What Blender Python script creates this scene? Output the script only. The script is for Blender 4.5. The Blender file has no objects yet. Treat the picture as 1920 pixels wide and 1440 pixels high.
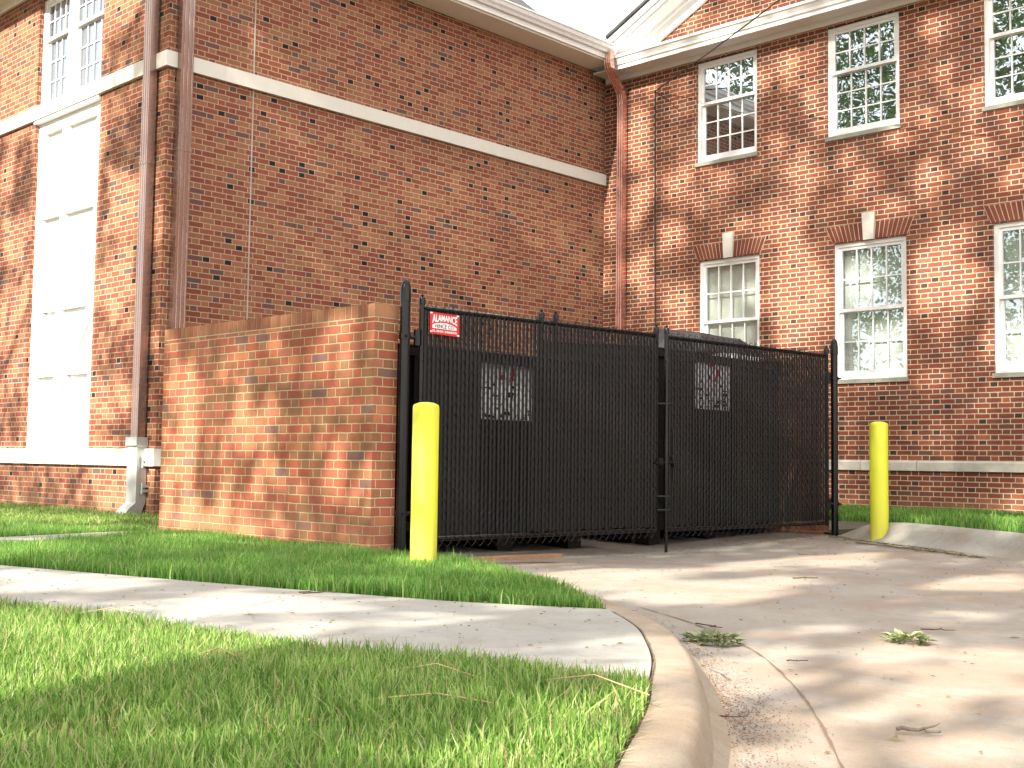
import bpy, bmesh, math, random
import numpy as np
from mathutils import Vector, Matrix
R = math.radians
C = bpy.context.scene.collection
SC = bpy.context.scene
random.seed(7); rng = np.random.default_rng(11)

# ------------------------------------------------------------------ camera
cd = bpy.data.cameras.new("camera"); cam = bpy.data.objects.new("camera", cd); C.objects.link(cam)
cd.sensor_width = 36; cd.lens = 42.146; cd.clip_start = .05; cd.clip_end = 600
CR = (0.72116, 0.69264, 0.01351); CD = (-0.03567, 0.05660, -0.99776); CF = (-0.69185, 0.71906, 0.06553)
cam.matrix_world = Matrix(((CR[0], -CD[0], -CF[0], 0), (CR[1], -CD[1], -CF[1], 0), (CR[2], -CD[2], -CF[2], .70), (0, 0, 0, 1)))
SC.camera = cam
# ------------------------------------------------------------------ light
EL, AZ = R(33), R(99)          # the light travels towards azimuth AZ (from +x), sinking at EL
w = bpy.data.worlds.new("World"); SC.world = w; w.use_nodes = True
nt = w.node_tree; bg = nt.nodes["Background"]
sky = nt.nodes.new("ShaderNodeTexSky"); sky.sky_type = 'NISHITA'; sky.sun_disc = False
sky.sun_elevation = EL; sky.sun_rotation = R(171); sky.dust_density = 3.0; sky.air_density = 1.0
tc = nt.nodes.new("ShaderNodeTexCoord"); nz = nt.nodes.new("ShaderNodeTexNoise")
nz.inputs["Scale"].default_value = 2.2; nz.inputs["Detail"].default_value = 6
rp = nt.nodes.new("ShaderNodeValToRGB"); rp.color_ramp.elements[0].position = .36; rp.color_ramp.elements[1].position = .56
rp.color_ramp.elements[0].color = (.45, .45, .45, 1)
mx = nt.nodes.new("ShaderNodeMix"); mx.data_type = 'RGBA'
nt.links.new(tc.outputs["Generated"], nz.inputs["Vector"]); nt.links.new(nz.outputs["Fac"], rp.inputs["Fac"])
nt.links.new(rp.outputs["Color"], mx.inputs["Factor"]); nt.links.new(sky.outputs[0], mx.inputs["A"])
mx.inputs["B"].default_value = (11.6, 11.3, 10.9, 1)
nt.links.new(mx.outputs["Result"], bg.inputs["Color"]); bg.inputs["Strength"].default_value = .088
sl = bpy.data.lights.new("sun", 'SUN'); so = bpy.data.objects.new("sun", sl); C.objects.link(so)
sl.energy = 4.9; sl.angle = R(.5); sl.color = (1, .92, .78)
TS = Vector((math.cos(AZ) * math.cos(EL), math.sin(AZ) * math.cos(EL), -math.sin(EL)))
so.rotation_euler = TS.to_track_quat('-Z', 'Y').to_euler()
vs = SC.view_settings; vs.view_transform = 'Standard'; vs.look = 'None'; vs.exposure = 1.46; vs.gamma = 1
SC.cycles.use_denoising = True; SC.cycles.use_adaptive_sampling = True; SC.cycles.adaptive_threshold = .02
SC.cycles.max_bounces = 6; SC.cycles.diffuse_bounces = 3; SC.cycles.transparent_max_bounces = 8
SC.cycles.caustics_reflective = False; SC.cycles.caustics_refractive = False

# ------------------------------------------------------------------ helpers
def org(o):
    v = Vector((0, 0, 0))
    while o: v += o.location; o = o.parent
    return v
def tag(o, label=None, cat=None, group=None, kind=None):
    if label: o['label'] = label
    if cat: o['category'] = cat
    if group: o['group'] = group
    if kind: o['kind'] = kind
    return o
def thing(name, loc, label, cat, group=None):
    o = bpy.data.objects.new(name, None); C.objects.link(o); o.location = loc; o.empty_display_size = .2
    return tag(o, label, cat, group)
class MB:
    def __init__(s): s.v = []; s.f = []; s.m = []
    def add(s, vs, fs, m=0):
        k = len(s.v); s.v += [tuple(p) for p in vs]
        for f in fs: s.f.append([i + k for i in f]); s.m.append(m)
        return s
    def box(s, a, b, m=0):
        x0, y0, z0 = [min(p, q) for p, q in zip(a, b)]; x1, y1, z1 = [max(p, q) for p, q in zip(a, b)]
        return s.add([(x0,y0,z0),(x1,y0,z0),(x1,y1,z0),(x0,y1,z0),(x0,y0,z1),(x1,y0,z1),(x1,y1,z1),(x0,y1,z1)],
                     [(3,2,1,0),(4,5,6,7),(0,1,5,4),(1,2,6,5),(2,3,7,6),(3,0,4,7)], m)
    def loft(s, rings, m=0, closed=True, cap=True):
        n = len(rings[0]); vs = [p for r in rings for p in r]; fs = []
        for i in range(len(rings) - 1):
            for j in range(n if closed else n - 1):
                j2 = (j + 1) % n; fs.append((i*n+j, i*n+j2, (i+1)*n+j2, (i+1)*n+j))
        if cap and closed: fs += [tuple(range(n))[::-1], tuple((len(rings)-1)*n + j for j in range(n))]
        return s.add(vs, fs, m)
    def tube(s, pts, r, n=8, m=0, cap=True):
        pts = [Vector(p) for p in pts]; rs = r if isinstance(r, (list, tuple)) else [r] * len(pts); rings = []
        for i, p in enumerate(pts):
            d = (pts[min(i+1, len(pts)-1)] - pts[max(i-1, 0)]).normalized()
            a = d.cross(Vector((0, 0, 1)))
            if a.length < .02: a = d.cross(Vector((0, 1, 0)))
            a.normalize(); b = d.cross(a)
            rings.append([p + (a * math.cos(t) + b * math.sin(t)) * rs[i] for t in [2*math.pi*k/n for k in range(n)]])
        return s.loft(rings, m, True, cap)
    def lathe(s, c, prof, n=24, m=0):
        return s.loft([[(c[0]+r*math.cos(2*math.pi*k/n), c[1]+r*math.sin(2*math.pi*k/n), c[2]+z) for k in range(n)] for r, z in prof], m)
    def prism(s, poly, d, m=0):       # poly: 3D points, extruded by vector d
        d = Vector(d); n = len(poly); a = [Vector(p) for p in poly]; b = [p + d for p in a]
        return s.add(a + b, [tuple(range(n))[::-1], tuple(range(n, 2*n))] + [(i, (i+1) % n, n + (i+1) % n, n + i) for i in range(n)], m)
    def build(s, name, mats, parent=None, smooth=False, loc=None):
        me = bpy.data.meshes.new(name); o = bpy.data.objects.new(name, me); C.objects.link(o)
        if parent is not None: o.parent = parent; q = org(parent)
        else:
            o.location = loc if loc is not None else (0, 0, 0); q = Vector(o.location)
        me.from_pydata([(p[0]-q[0], p[1]-q[1], p[2]-q[2]) for p in s.v], [], s.f)
        for mt in (mats if isinstance(mats, (list, tuple)) else [mats]): me.materials.append(mt)
        if max(s.m) > 0: me.polygons.foreach_set('material_index', s.m)
        bm = bmesh.new(); bm.from_mesh(me); bmesh.ops.recalc_face_normals(bm, faces=bm.faces); bm.to_mesh(me); bm.free()
        if smooth:
            me.polygons.foreach_set('use_smooth', [True] * len(me.polygons)); me.set_sharp_from_angle(angle=R(35))
        me.update(); return o
def rawmesh(name, V, F, mat, parent=None, loc=(0, 0, 0)):      # V (n,3) numpy, F (m,k) numpy
    me = bpy.data.meshes.new(name); o = bpy.data.objects.new(name, me); C.objects.link(o)
    if parent is not None: o.parent = parent; q = np.array(org(parent))
    else: o.location = loc; q = np.array(loc)
    V = V - q; k = F.shape[1]
    me.vertices.add(len(V)); me.vertices.foreach_set('co', V.astype(np.float32).ravel())
    me.loops.add(F.size); me.loops.foreach_set('vertex_index', F.astype(np.int32).ravel())
    me.polygons.add(len(F)); me.polygons.foreach_set('loop_start', np.arange(0, F.size, k, dtype=np.int32))
    me.update(calc_edges=True); me.materials.append(mat); return o

# ------------------------------------------------------------------ materials
class NT:
    def __init__(s, name):
        s.mat = bpy.data.materials.new(name); s.mat.use_nodes = True; s.t = s.mat.node_tree
        s.b = s.t.nodes["Principled BSDF"]; s.out = s.t.nodes["Material Output"]
    def n(s, ty, **kw):
        o = s.t.nodes.new("ShaderNode" + ty)
        for k, v in kw.items(): setattr(o, k, v)
        return o
    def L(s, a, b): s.t.links.new(a, b)
    def put(s, i, v):
        if isinstance(v, (int, float)): i.default_value = v
        elif isinstance(v, (tuple, list)): i.default_value = v
        else: s.L(v, i)
    def m(s, op, a, b=0.0, c=None, clamp=False):
        o = s.n("Math", operation=op, use_clamp=clamp); s.put(o.inputs[0], a); s.put(o.inputs[1], b)
        if c is not None: s.put(o.inputs[2], c)
        return o.outputs[0]
    def mix(s, f, a, b, bt='MIX'):
        o = s.n("Mix", data_type='RGBA', blend_type=bt); s.put(o.inputs["Factor"], f)
        for k, v in (("A", a), ("B", b)):
            s.put(o.inputs[k], (*v, 1) if isinstance(v, tuple) and len(v) == 3 else v)
        return o.outputs["Result"]
    def noise(s, scale, detail=4, rough=.55, vec=None, dims='3D'):
        o = s.n("TexNoise", noise_dimensions=dims); o.inputs["Scale"].default_value = scale; o.inputs["Detail"].default_value = detail
        o.inputs["Roughness"].default_value = rough
        if vec is None:
            g = s.n("NewGeometry"); vec = g.outputs["Position"]
        s.L(vec, o.inputs["Vector"]); return o.outputs["Fac"]
    def ramp(s, f, stops, interp='LINEAR'):
        o = s.n("ValToRGB"); cr = o.color_ramp; cr.interpolation = interp
        while len(cr.elements) > 1: cr.elements.remove(cr.elements[-1])
        for i, (p, c) in enumerate(stops):
            e = cr.elements[0] if i == 0 else cr.elements.new(p); e.position = p
            e.color = (*c, 1) if isinstance(c, tuple) else (c, c, c, 1)
        s.put(o.inputs[0], f); return o.outputs[0]
    def sstep(s, x, a, b):
        o = s.n("MapRange", interpolation_type='SMOOTHSTEP'); s.put(o.inputs["Value"], x)
        o.inputs["From Min"].default_value = a; o.inputs["From Max"].default_value = b; return o.outputs["Result"]
    def bump(s, h, dist, strength=1.0):
        o = s.n("Bump"); o.inputs["Distance"].default_value = dist; o.inputs["Strength"].default_value = strength
        s.L(h, o.inputs["Height"]); s.L(o.outputs[0], s.b.inputs["Normal"])
    def fin(s, col=None, rough=.8, metal=0.0, spec=None):
        if col is not None: s.put(s.b.inputs["Base Color"], (*col, 1) if isinstance(col, tuple) else col)
        s.put(s.b.inputs["Roughness"], rough); s.b.inputs["Metallic"].default_value = metal
        if spec is not None: s.b.inputs["Specular IOR Level"].default_value = spec
        return s.mat

def brick_mat(name, pal, mortar, hdark=.06, z0=0.0, seed=0.0, hbias=None, mw=.0045, dkc=(.022, .017, .019)):
    q = NT(name); g = q.n("NewGeometry"); wob = q.n("TexNoise"); wob.inputs["Scale"].default_value = 14; wob.inputs["Detail"].default_value = 3
    q.L(g.outputs["Position"], wob.inputs["Vector"])
    sep = q.n("SeparateXYZ"); q.L(g.outputs["Position"], sep.inputs[0]); sn = q.n("SeparateXYZ"); q.L(g.outputs["True Normal"], sn.inputs[0])
    wc = q.n("SeparateColor"); q.L(wob.outputs["Color"], wc.inputs[0])
    isx = q.m('GREATER_THAN', q.m('ABSOLUTE', sn.outputs[0]), .5)
    u = q.m('ADD', q.m('MULTIPLY', sep.outputs[1], isx), q.m('MULTIPLY', sep.outputs[0], q.m('SUBTRACT', 1.0, isx)))
    u = q.m('ADD', u, q.m('MULTIPLY', q.m('SUBTRACT', wc.outputs[0], .5), .012))
    z = q.m('ADD', sep.outputs[2], q.m('MULTIPLY', q.m('SUBTRACT', wc.outputs[1], .5), .008))
    zr = q.m('DIVIDE', q.m('SUBTRACT', z, z0), .0677); row = q.m('FLOOR', zr); fz = q.m('MULTIPLY', q.m('FRACT', zr), .0677)
    par = q.m('MODULO', q.m('ADD', row, 1000), 2.0)
    p = q.m('DIVIDE', q.m('ADD', q.m('ADD', u, 100 + seed), q.m('MULTIPLY', par, .1525)), .305)
    cell = q.m('FLOOR', p); t = q.m('MULTIPLY', q.m('FRACT', p), .305); hd = q.m('GREATER_THAN', t, .2035)
    lu = q.m('SUBTRACT', t, q.m('MULTIPLY', hd, .2035)); w_ = q.m('SUBTRACT', .2035, q.m('MULTIPLY', hd, .102))
    d = q.m('MINIMUM', q.m('MINIMUM', fz, q.m('SUBTRACT', .0677, fz)), q.m('MINIMUM', lu, q.m('SUBTRACT', w_, lu)))
    d = q.m('ADD', d, q.m('MULTIPLY', q.m('SUBTRACT', q.noise(90, 3), .5), .004))
    mask = q.sstep(d, mw - .0012, mw + .0018)
    idv = q.n("CombineXYZ"); q.L(q.m('ADD', q.m('MULTIPLY', cell, 2.0), hd), idv.inputs[0]); q.L(row, idv.inputs[1]); idv.inputs[2].default_value = seed
    wn = q.n("TexWhiteNoise"); q.L(idv.outputs[0], wn.inputs["Vector"])
    val = wn.outputs["Value"]; wcs = q.n("SeparateColor"); q.L(wn.outputs["Color"], wcs.inputs[0])
    if hbias: val = q.m('ADD', val, q.m('MULTIPLY', hd, hbias), clamp=True)
    col = q.ramp(val, pal, 'CONSTANT')
    dk = q.m('MULTIPLY', hd, q.m('LESS_THAN', wcs.outputs[1], hdark))
    col = q.mix(dk, col, dkc)
    hsv = q.n("HueSaturation"); q.L(col, hsv.inputs["Color"])
    v = q.m('ADD', .78, q.m('MULTIPLY', wcs.outputs[0], .42)); v = q.m('MULTIPLY', v, q.m('ADD', .80, q.m('MULTIPLY', q.noise(35, 5, .65), .40)))
    v = q.m('MULTIPLY', v, q.m('ADD', .85, q.m('MULTIPLY', q.noise(1.3, 4), .3)))
    q.L(v, hsv.inputs["Value"])
    mcol = q.mix(q.noise(6, 5, .7), tuple(c * .82 for c in mortar), tuple(min(1, c * 1.15) for c in mortar))
    col = q.mix(mask, mcol, hsv.outputs[0])
    # dirt low on the wall: splashed red clay
    dirt = q.m('MULTIPLY', q.sstep(sep.outputs[2], .45, .02), q.m('MULTIPLY', q.noise(2.5, 5, .6), .75))
    col = q.mix(dirt, col, (.36, .19, .11))
    h = q.m('ADD', q.m('MULTIPLY', mask, 1.0), q.m('MULTIPLY', q.noise(120, 4, .7), .35))
    q.bump(h, .005, .9)
    return q.fin(col, .88, 0, .25)
RED = (.245, .070, .044); RED2 = (.295, .092, .056); ORG = (.32, .128, .072); BRN = (.25, .112, .060); TAN = (.27, .145, .085); PUR = (.115, .060, .054); MAR = (.17, .05, .04)
M_new = brick_mat("brick_new", [(0, RED2), (.22, RED), (.42, ORG), (.6, (.25, .078, .05)), (.72, BRN), (.93, PUR)], (.47, .355, .235), .07, .02, .3, .02, .0052)
M_old = brick_mat("brick_old", [(0, (.235, .066, .040)), (.3, (.205, .060, .038)), (.55, (.26, .086, .048)), (.7, (.165, .052, .038)), (.86, (.13, .052, .038))], (.56, .445, .305), .13, -.01, 3.1, .22, .0055, (.062, .032, .028))
M_scr = brick_mat("brick_screen", [(0, (.30, .14, .072)), (.13, (.33, .13, .068)), (.27, (.33, .096, .054)), (.5, (.31, .094, .058)), (.68, (.32, .112, .068)), (.84, (.36, .135, .068)), (.955, (.16, .085, .072))], (.46, .35, .20), .0, .026, 7.7, -.30)
def isl_brick(name, pal, rough=.88):
    q = NT(name); g = q.n("NewGeometry"); col = q.ramp(g.outputs["Random Per Island"], pal, 'CONSTANT')
    col = q.mix(q.m('MULTIPLY', q.noise(40, 5, .7), .5), col, (.12, .05, .03)); q.bump(q.noise(130, 4, .7), .003, .6); return q.fin(col, rough, 0, .25)
M_cap = isl_brick("cap_brick", [(0, (.38, .17, .085)), (.3, (.33, .135, .07)), (.55, (.40, .20, .10)), (.8, (.30, .11, .06))])
M_arch = isl_brick("arch_brick", [(0, (.25, .062, .040)), (.4, (.21, .055, .038)), (.7, (.27, .08, .05))])
def simple(name, col, rough=.6, metal=0.0, spec=None, var=.12, nscale=9, bump=0, bscale=60, dark=None):
    q = NT(name); f = q.noise(nscale, 5, .6)
    c = q.mix(f, tuple(x * (1 - var) for x in col), tuple(min(1, x * (1 + var)) for x in col))
    if dark: c = q.mix(q.m('MULTIPLY', q.sstep(q.noise(2.0, 6, .7), .45, .75), dark[1]), c, dark[0])
    if bump: q.bump(q.noise(bscale, 4, .6), bump, .6)
    return q.fin(c, rough, metal, spec)
M_mortar = simple("mortar", (.52, .41, .28), .9)
M_mortar_pale = simple("mortar_pale", (.60, .49, .36), .9)
M_stone = simple("cast_stone", (.72, .695, .63), .75, var=.06, bump=.001)
M_stone_old = simple("old_limestone", (.52, .49, .43), .85, var=.22, nscale=5, bump=.003, dark=((.25, .23, .19), .5))
M_sill = simple("sill_stone", (.30, .30, .25), .85, var=.3, nscale=12, bump=.002)
M_white = simple("white_paint", (.84, .84, .83), .5, var=.03, nscale=3)
M_cream = simple("cream_trim", (.84, .83, .79), .6, var=.05, nscale=3)
M_gutter = simple("gutter_metal", (.76, .76, .76), .35, .0, var=.05)
M_roof = simple("roof_slate", (.05, .05, .055), .8)
M_black = simple("black_metal", (.0045, .0055, .0065), .24, 0, .32, var=.3)
M_slat = simple("slat_plastic", (.0045, .005, .006), .34, 0, .26, var=.25, nscale=30, bump=.0006, bscale=200)
M_wire = simple("vinyl_wire", (.005, .005, .005), .35, 0, .35)
M_dump = simple("dumpster_steel", (.005, .005, .006), .55, 0, .4, var=.4, nscale=4)
M_lid = simple("lid_plastic", (.016, .016, .018), .45, 0, .5)
M_yel = simple("yellow_sleeve", (.71, .72, .045), .38, 0, .5, var=.02, nscale=2, dark=((.62, .60, .09), .25))
q = NT("yellow_sleeve"); gz = q.n("NewGeometry"); sz = q.n("SeparateXYZ"); q.L(gz.outputs["Position"], sz.inputs[0])
cy = q.mix(q.m('MULTIPLY', q.sstep(sz.outputs[2], .42, .04), q.m('MULTIPLY', q.noise(7, 6, .7), .8)), (.71, .72, .045), (.50, .40, .10))
cy = q.mix(q.m('MULTIPLY', q.sstep(q.noise(22, 6, .8), .60, .70), .35), cy, (.40, .36, .12)); q.bump(q.noise(30, 3), .001, .3); M_yel = q.fin(cy, q.m('ADD', .32, q.m('MULTIPLY', q.noise(12, 4), .25)), 0, .5)
M_sealant = simple("sealant", (.42, .40, .35), .8)
M_joint = simple("joint_dirt", (.15, .10, .065), .95, var=.6, nscale=25)
M_wiremat = simple("cable_rubber", (.03, .025, .02), .6)
M_boot = simple("cast_iron_boot", (.42, .43, .42), .38, .35, var=.15, nscale=6)
M_red = simple("sign_red", (.52, .012, .02), .35, var=.05)
M_wht = simple("sign_white", (.82, .80, .80), .35, var=.02)
M_decal = simple("decal_white", (.85, .85, .88), .4, var=.02)
M_dk = simple("interior_dark", (.02, .022, .024), .8)
M_straw = simple("dead_grass", (.45, .32, .17), .85, var=.3, nscale=40)
M_silt = simple("silt_brown", (.17, .105, .065), .95, var=.4, nscale=30)
M_twig = simple("twig_bark", (.085, .055, .04), .9, var=.5, nscale=60, bump=.002)
M_twig2 = simple("twig_bark_grey", (.16, .13, .11), .9, var=.5, nscale=60, bump=.002)
M_wood = simple("weathered_board", (.30, .17, .09), .85, var=.3, nscale=20)
def copper(name, a, b, rough):
    q = NT(name); g = q.n("NewGeometry"); mp = q.n("Mapping"); mp.inputs["Scale"].default_value = (4, 4, .6); q.L(g.outputs["Position"], mp.inputs[0])
    f = q.noise(1.6, 6, .7, mp.outputs[0]); f2 = q.noise(55, 3, .7)
    c = q.mix(q.ramp(q.m('ADD', q.m('MULTIPLY', f, .75), q.m('MULTIPLY', f2, .3)), [(.35, 0.0), (.7, 1.0)]), a, b)
    return q.fin(c, q.m('ADD', rough, q.m('MULTIPLY', f, .2)), .82)
M_cop = copper("copper_bright", (.74, .42, .33), (.58, .34, .30), .16)
M_cop2 = copper("copper_aged", (.33, .20, .155), (.33, .265, .25), .16)
def concrete(name, a, b, stain, sfac, speck=.5):
    q = NT(name); f = q.noise(1.3, 9, .68); c = q.mix(q.ramp(f, [(.36, 0.0), (.64, 1.0)]), a, b)
    st = q.m('MULTIPLY', q.sstep(q.noise(.9, 10, .74), .46, .58), sfac); c = q.mix(st, c, stain)
    g = q.n("NewGeometry"); mp = q.n("Mapping"); mp.inputs["Rotation"].default_value = (0, 0, .95); mp.inputs["Scale"].default_value = (1.2, 38, 1); q.L(g.outputs["Position"], mp.inputs[0])
    c = q.mix(q.m('MULTIPLY', q.sstep(q.noise(1.0, 4, .6, mp.outputs[0]), .50, .75), .22), c, tuple(x * .70 for x in a))
    c = q.mix(q.m('MULTIPLY', q.sstep(q.noise(19, 7, .8), .50, .66), .30), c, tuple(x * .60 for x in a))
    c = q.mix(q.m('MULTIPLY', q.sstep(q.noise(6, 8, .8), .56, .70), .35), c, tuple(min(1, x * 1.25) for x in b))
    c = q.mix(q.m('MULTIPLY', q.sstep(q.noise(150, 2, .5), .62, .70), speck), c, tuple(x * .32 for x in a))
    q.bump(q.m('ADD', q.noise(240, 3, .6), q.m('MULTIPLY', q.noise(9, 4), .8)), .003, .8); return q.fin(c, .84, 0, .3)
M_drive = concrete("drive_concrete", (.270, .240, .208), (.335, .302, .265), (.285, .205, .145), .6)
M_walk = concrete("walk_concrete", (.315, .302, .280), (.38, .366, .340), (.30, .265, .22), .5, .35)
M_kerb = concrete("kerb_concrete", (.30, .245, .185), (.37, .31, .245), (.28, .20, .135), .6)
M_kerb2 = concrete("kerb_grey", (.30, .28, .25), (.37, .345, .31), (.27, .21, .16), .6)
q = NT("soil"); M_soil = q.fin(q.mix(q.noise(7, 6, .7), (.10, .065, .035), q.mix(q.noise(60, 4), (.17, .10, .055), (.07, .09, .03))), .95)
def blade_mat(name, stops, tr=.45):
    q = NT(name); g = q.n("NewGeometry"); c = q.ramp(g.outputs["Random Per Island"], stops)
    c = q.mix(q.m('MULTIPLY', q.noise(1.4, 3), .35), c, (.17, .30, .05))
    q.fin(c, .5, 0, .3); tl = q.n("BsdfTranslucent"); q.L(c, tl.inputs[0]); ms = q.n("MixShader"); ms.inputs[0].default_value = tr
    q.L(q.b.outputs[0], ms.inputs[1]); q.L(tl.outputs[0], ms.inputs[2]); q.L(ms.outputs[0], q.out.inputs[0]); return q.mat
M_grass = blade_mat("grass", [(0, (.055, .14, .025)), (.25, (.13, .27, .045)), (.5, (.23, .39, .075)), (.72, (.36, .51, .14)), (.90, (.50, .60, .26)), (.925, (.60, .48, .30)), (1, (.50, .38, .22))])
M_grass2 = blade_mat("grass_dark", [(0, (.05, .15, .025)), (.4, (.12, .30, .05)), (.8, (.24, .44, .10)), (.95, (.34, .50, .16)), (1, (.38, .33, .15))])
M_leaf = blade_mat("oak_leaf", [(0, (.06, .11, .03)), (.5, (.085, .15, .045)), (1, (.12, .19, .06))], .3)
M_fleaf = blade_mat("fallen_leaf", [(0, (.13, .16, .07)), (.5, (.26, .29, .15)), (1, (.46, .46, .30))], .2)
M_dleaf = blade_mat("dry_leaf", [(0, (.12, .06, .03)), (.6, (.20, .11, .06)), (1, (.34, .22, .12))], .1)
M_bark = simple("oak_bark", (.12, .095, .07), .95, var=.4, nscale=8, bump=.02, bscale=12)
def glass(name, refl, tint, transp):
    q = NT(name); gl = q.n("BsdfGlossy"); gl.inputs["Roughness"].default_value = .006; gl.inputs["Color"].default_value = (.80, .89, .97, 1)
    nb = q.n("Bump"); nb.inputs["Distance"].default_value = .0012; q.L(q.noise(2.2, 1), nb.inputs["Height"]); q.L(nb.outputs[0], gl.inputs["Normal"])
    if transp:
        b = q.n("BsdfTransparent"); b.inputs[0].default_value = (*tint, 1); bo = b.outputs[0]
    else: q.fin(tint, .6); bo = q.b.outputs[0]
    ms = q.n("MixShader"); ms.inputs[0].default_value = refl; q.L(bo, ms.inputs[1]); q.L(gl.outputs[0], ms.inputs[2]); q.L(ms.outputs[0], q.out.inputs[0]); return q.mat
M_glass_d = glass("glass_dark", .55, (.012, .014, .016), False)
M_glass_b = glass("glass_blind", .22, (.93, .96, .94), True)
M_glass_c = glass("glass_curtain", .12, (.93, .96, .94), True)
M_glass_l = glass("glass_left", .42, (.05, .06, .10), False)
q = NT("blind_cloth"); sx = q.n("SeparateXYZ"); g_ = q.n("NewGeometry"); q.L(g_.outputs["Position"], sx.inputs[0])
M_blind = q.fin(q.mix(q.m('GREATER_THAN', q.m('FRACT', q.m('MULTIPLY', sx.outputs[2], 38.0)), .8), (.88, .88, .86), (.60, .61, .60)), .8)
q = NT("curtain_cloth"); sx = q.n("SeparateXYZ"); g_ = q.n("NewGeometry"); q.L(g_.outputs["Position"], sx.inputs[0])
M_curt = q.fin(q.mix(q.noise(3, 3), (.62, .62, .60), (.88, .88, .86)), .8)

def zg(y): return .03 + .1 * min(max((5.2 - y) / 2.6, 0), 1)

# ================================================================== ground
K_BACK = [(7.5, -30), (4.6, -12), (2.6, -6), (1.2, -2.4), (.2, -.55), (-.62, .62), (-1.12, 1.32), (-1.44, 1.80), (-1.61, 2.08), (-1.77, 2.33), (-1.93, 2.55), (-2.18, 2.89), (-2.48, 3.25), (-2.80, 3.60), (-3.28, 4.02), (-3.98, 4.54), (-4.77, 5.03), (-5.58, 5.40), (-6.3, 5.56), (-6.74, 5.568)]
def smooth_path(P, n=6):
    out = []
    for i in range(len(P) - 1):
        p0, p1, p2, p3 = [np.array(P[max(0, min(len(P)-1, j))], float) for j in (i-1, i, i+1, i+2)]
        for k in range(n):
            t = k / n; out.append(.5 * ((2*p1) + (-p0+p2)*t + (2*p0-5*p1+4*p2-p3)*t*t + (-p0+3*p1-3*p2+p3)*t**3))
    out.append(np.array(P[-1], float)); return out
kb = smooth_path(K_BACK)
def dip(x, y): return -.085 * math.exp(-(((x + 6.3) / 1.5) ** 2 + ((y - 8.4) / 1.9) ** 2))
# driveway: one sheet of concrete with a shallow dip at the gate
xs_ = np.concatenate([np.linspace(-12.5, -8.2, 4), np.linspace(-8, -3.6, 34), np.linspace(-3, 14, 10)]); ys_ = np.concatenate([np.linspace(-30, 4.5, 12), np.linspace(4.8, 12, 46), [13, 15.25]])
V = []; 
for y in ys_:
    for x in xs_: V.append((x, y, dip(x, y)))
nx = len(xs_); F = [(j*nx+i, j*nx+i+1, (j+1)*nx+i+1, (j+1)*nx+i) for j in range(len(ys_)-1) for i in range(nx-1)]
o = MB().add(V, F).build("driveway", M_drive, smooth=True); tag(o, kind='structure')
o = MB().box((-300, -300, -1.0), (300, 300, -.16)).build("ground", M_soil); tag(o, kind='structure')
# lawn bed (left of the kerb)
rows = []
for p in kb:
    if p[1] > 5.56: break
    rows.append((p[0] + .03, p[1]))
V = []; F = []; cols = [-60, -25, -12, -9.8, -8, -6]
for bx, y in rows:
    z = zg(y); xr = [min(c, bx - .02 * (len(cols) - i)) for i, c in enumerate(cols)] + [bx]
    for x in xr: V.append((x, y, z - .006))
n = len(cols) + 1
F = [(j*n+i, j*n+i+1, (j+1)*n+i+1, (j+1)*n+i) for j in range(len(rows)-1) for i in range(n-1)]
mb = MB().add(V, F); y0 = rows[-1][1]
mb.add([(-60, y0, .024), (-9.6, y0, .024), (-9.6, 5.6, .024), (-60, 5.6, .024)], [(0, 1, 2, 3)])
mb.add([(-60, 5.6, .024), (-9.6, 5.6, .024), (-9.6, 7.3, .024), (-60, 7.3, .024)], [(0, 1, 2, 3)])
mb.add([(-12.7, 7.3, .024), (-9.6, 7.3, .024), (-9.6, 15.3, .024), (-12.7, 15.3, .024)], [(0, 1, 2, 3)])
o = mb.build("lawn_bed", M_soil); tag(o, kind='structure')
# kerb: rounded nose, battered face, runs out flush beside the gate
def kerb_loft(path, prof_fn):
    rings = []
    for i, p in enumerate(path):
        a = path[max(i-1, 0)]; b = path[min(i+1, len(path)-1)]; t = np.array(b) - np.array(a); t = t / (np.linalg.norm(t) + 1e-9); nrm = np.array([t[1], -t[0]])
        rings.append([(p[0] + nrm[0]*d, p[1] + nrm[1]*d, z) for d, z in prof_fn(i, p)])
    return rings
def prof_l(i, p):
    h = max(zg(p[1]) + .004, .035); fl = min(1.0, max(0, (h - .03) / .09)); w_ = .128; e = .004
    return [(0, -.1), (0, h), (w_-.03, h - .003), (w_-.012, h - .003 - .010*fl), (w_-.002, h - .006 - .026*fl), (w_+.010, h*.55), (w_+.022, h*.22), (w_+.05, .012), (w_+.085, e - .006), (w_+.085, -.1)]
mb = MB(); mb.loft(kerb_loft(kb, prof_l)); o = mb.build("kerb", M_kerb, smooth=True); tag(o, kind='structure')
# right kerb (higher, with a ramped nose the bollard stands in)
RB = [(-6.06, 11.33), (-5.86, 11.22), (-5.42, 10.93), (-4.64, 10.48), (-3.73, 9.83), (-2.9, 9.0), (-1.9, 7.6), (-1.2, 5.5), (-.6, 2.0), (1.5, -8), (4, -20)]
rbp = smooth_path(RB, 5); HH = [.03, .115, .175] + [.175] * 20
def prof_r(i, p):
    t = i / 5; k = int(t); h = HH[k] + (HH[min(k+1, 20)] - HH[k]) * (t - k); e = .12 + .42 * h
    return [(-.16, -.1), (-.16, h), (-.02, h), (.03, h - .02), (.06, h*.72), (.10, h*.42), (.14, h*.2), (e, .012), (e + .03, -.003), (e + .03, -.1)]
mb = MB(); mb.loft(kerb_loft(rbp, prof_r)); o = mb.build("kerb", M_kerb2, smooth=True); tag(o, kind='structure')
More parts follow.
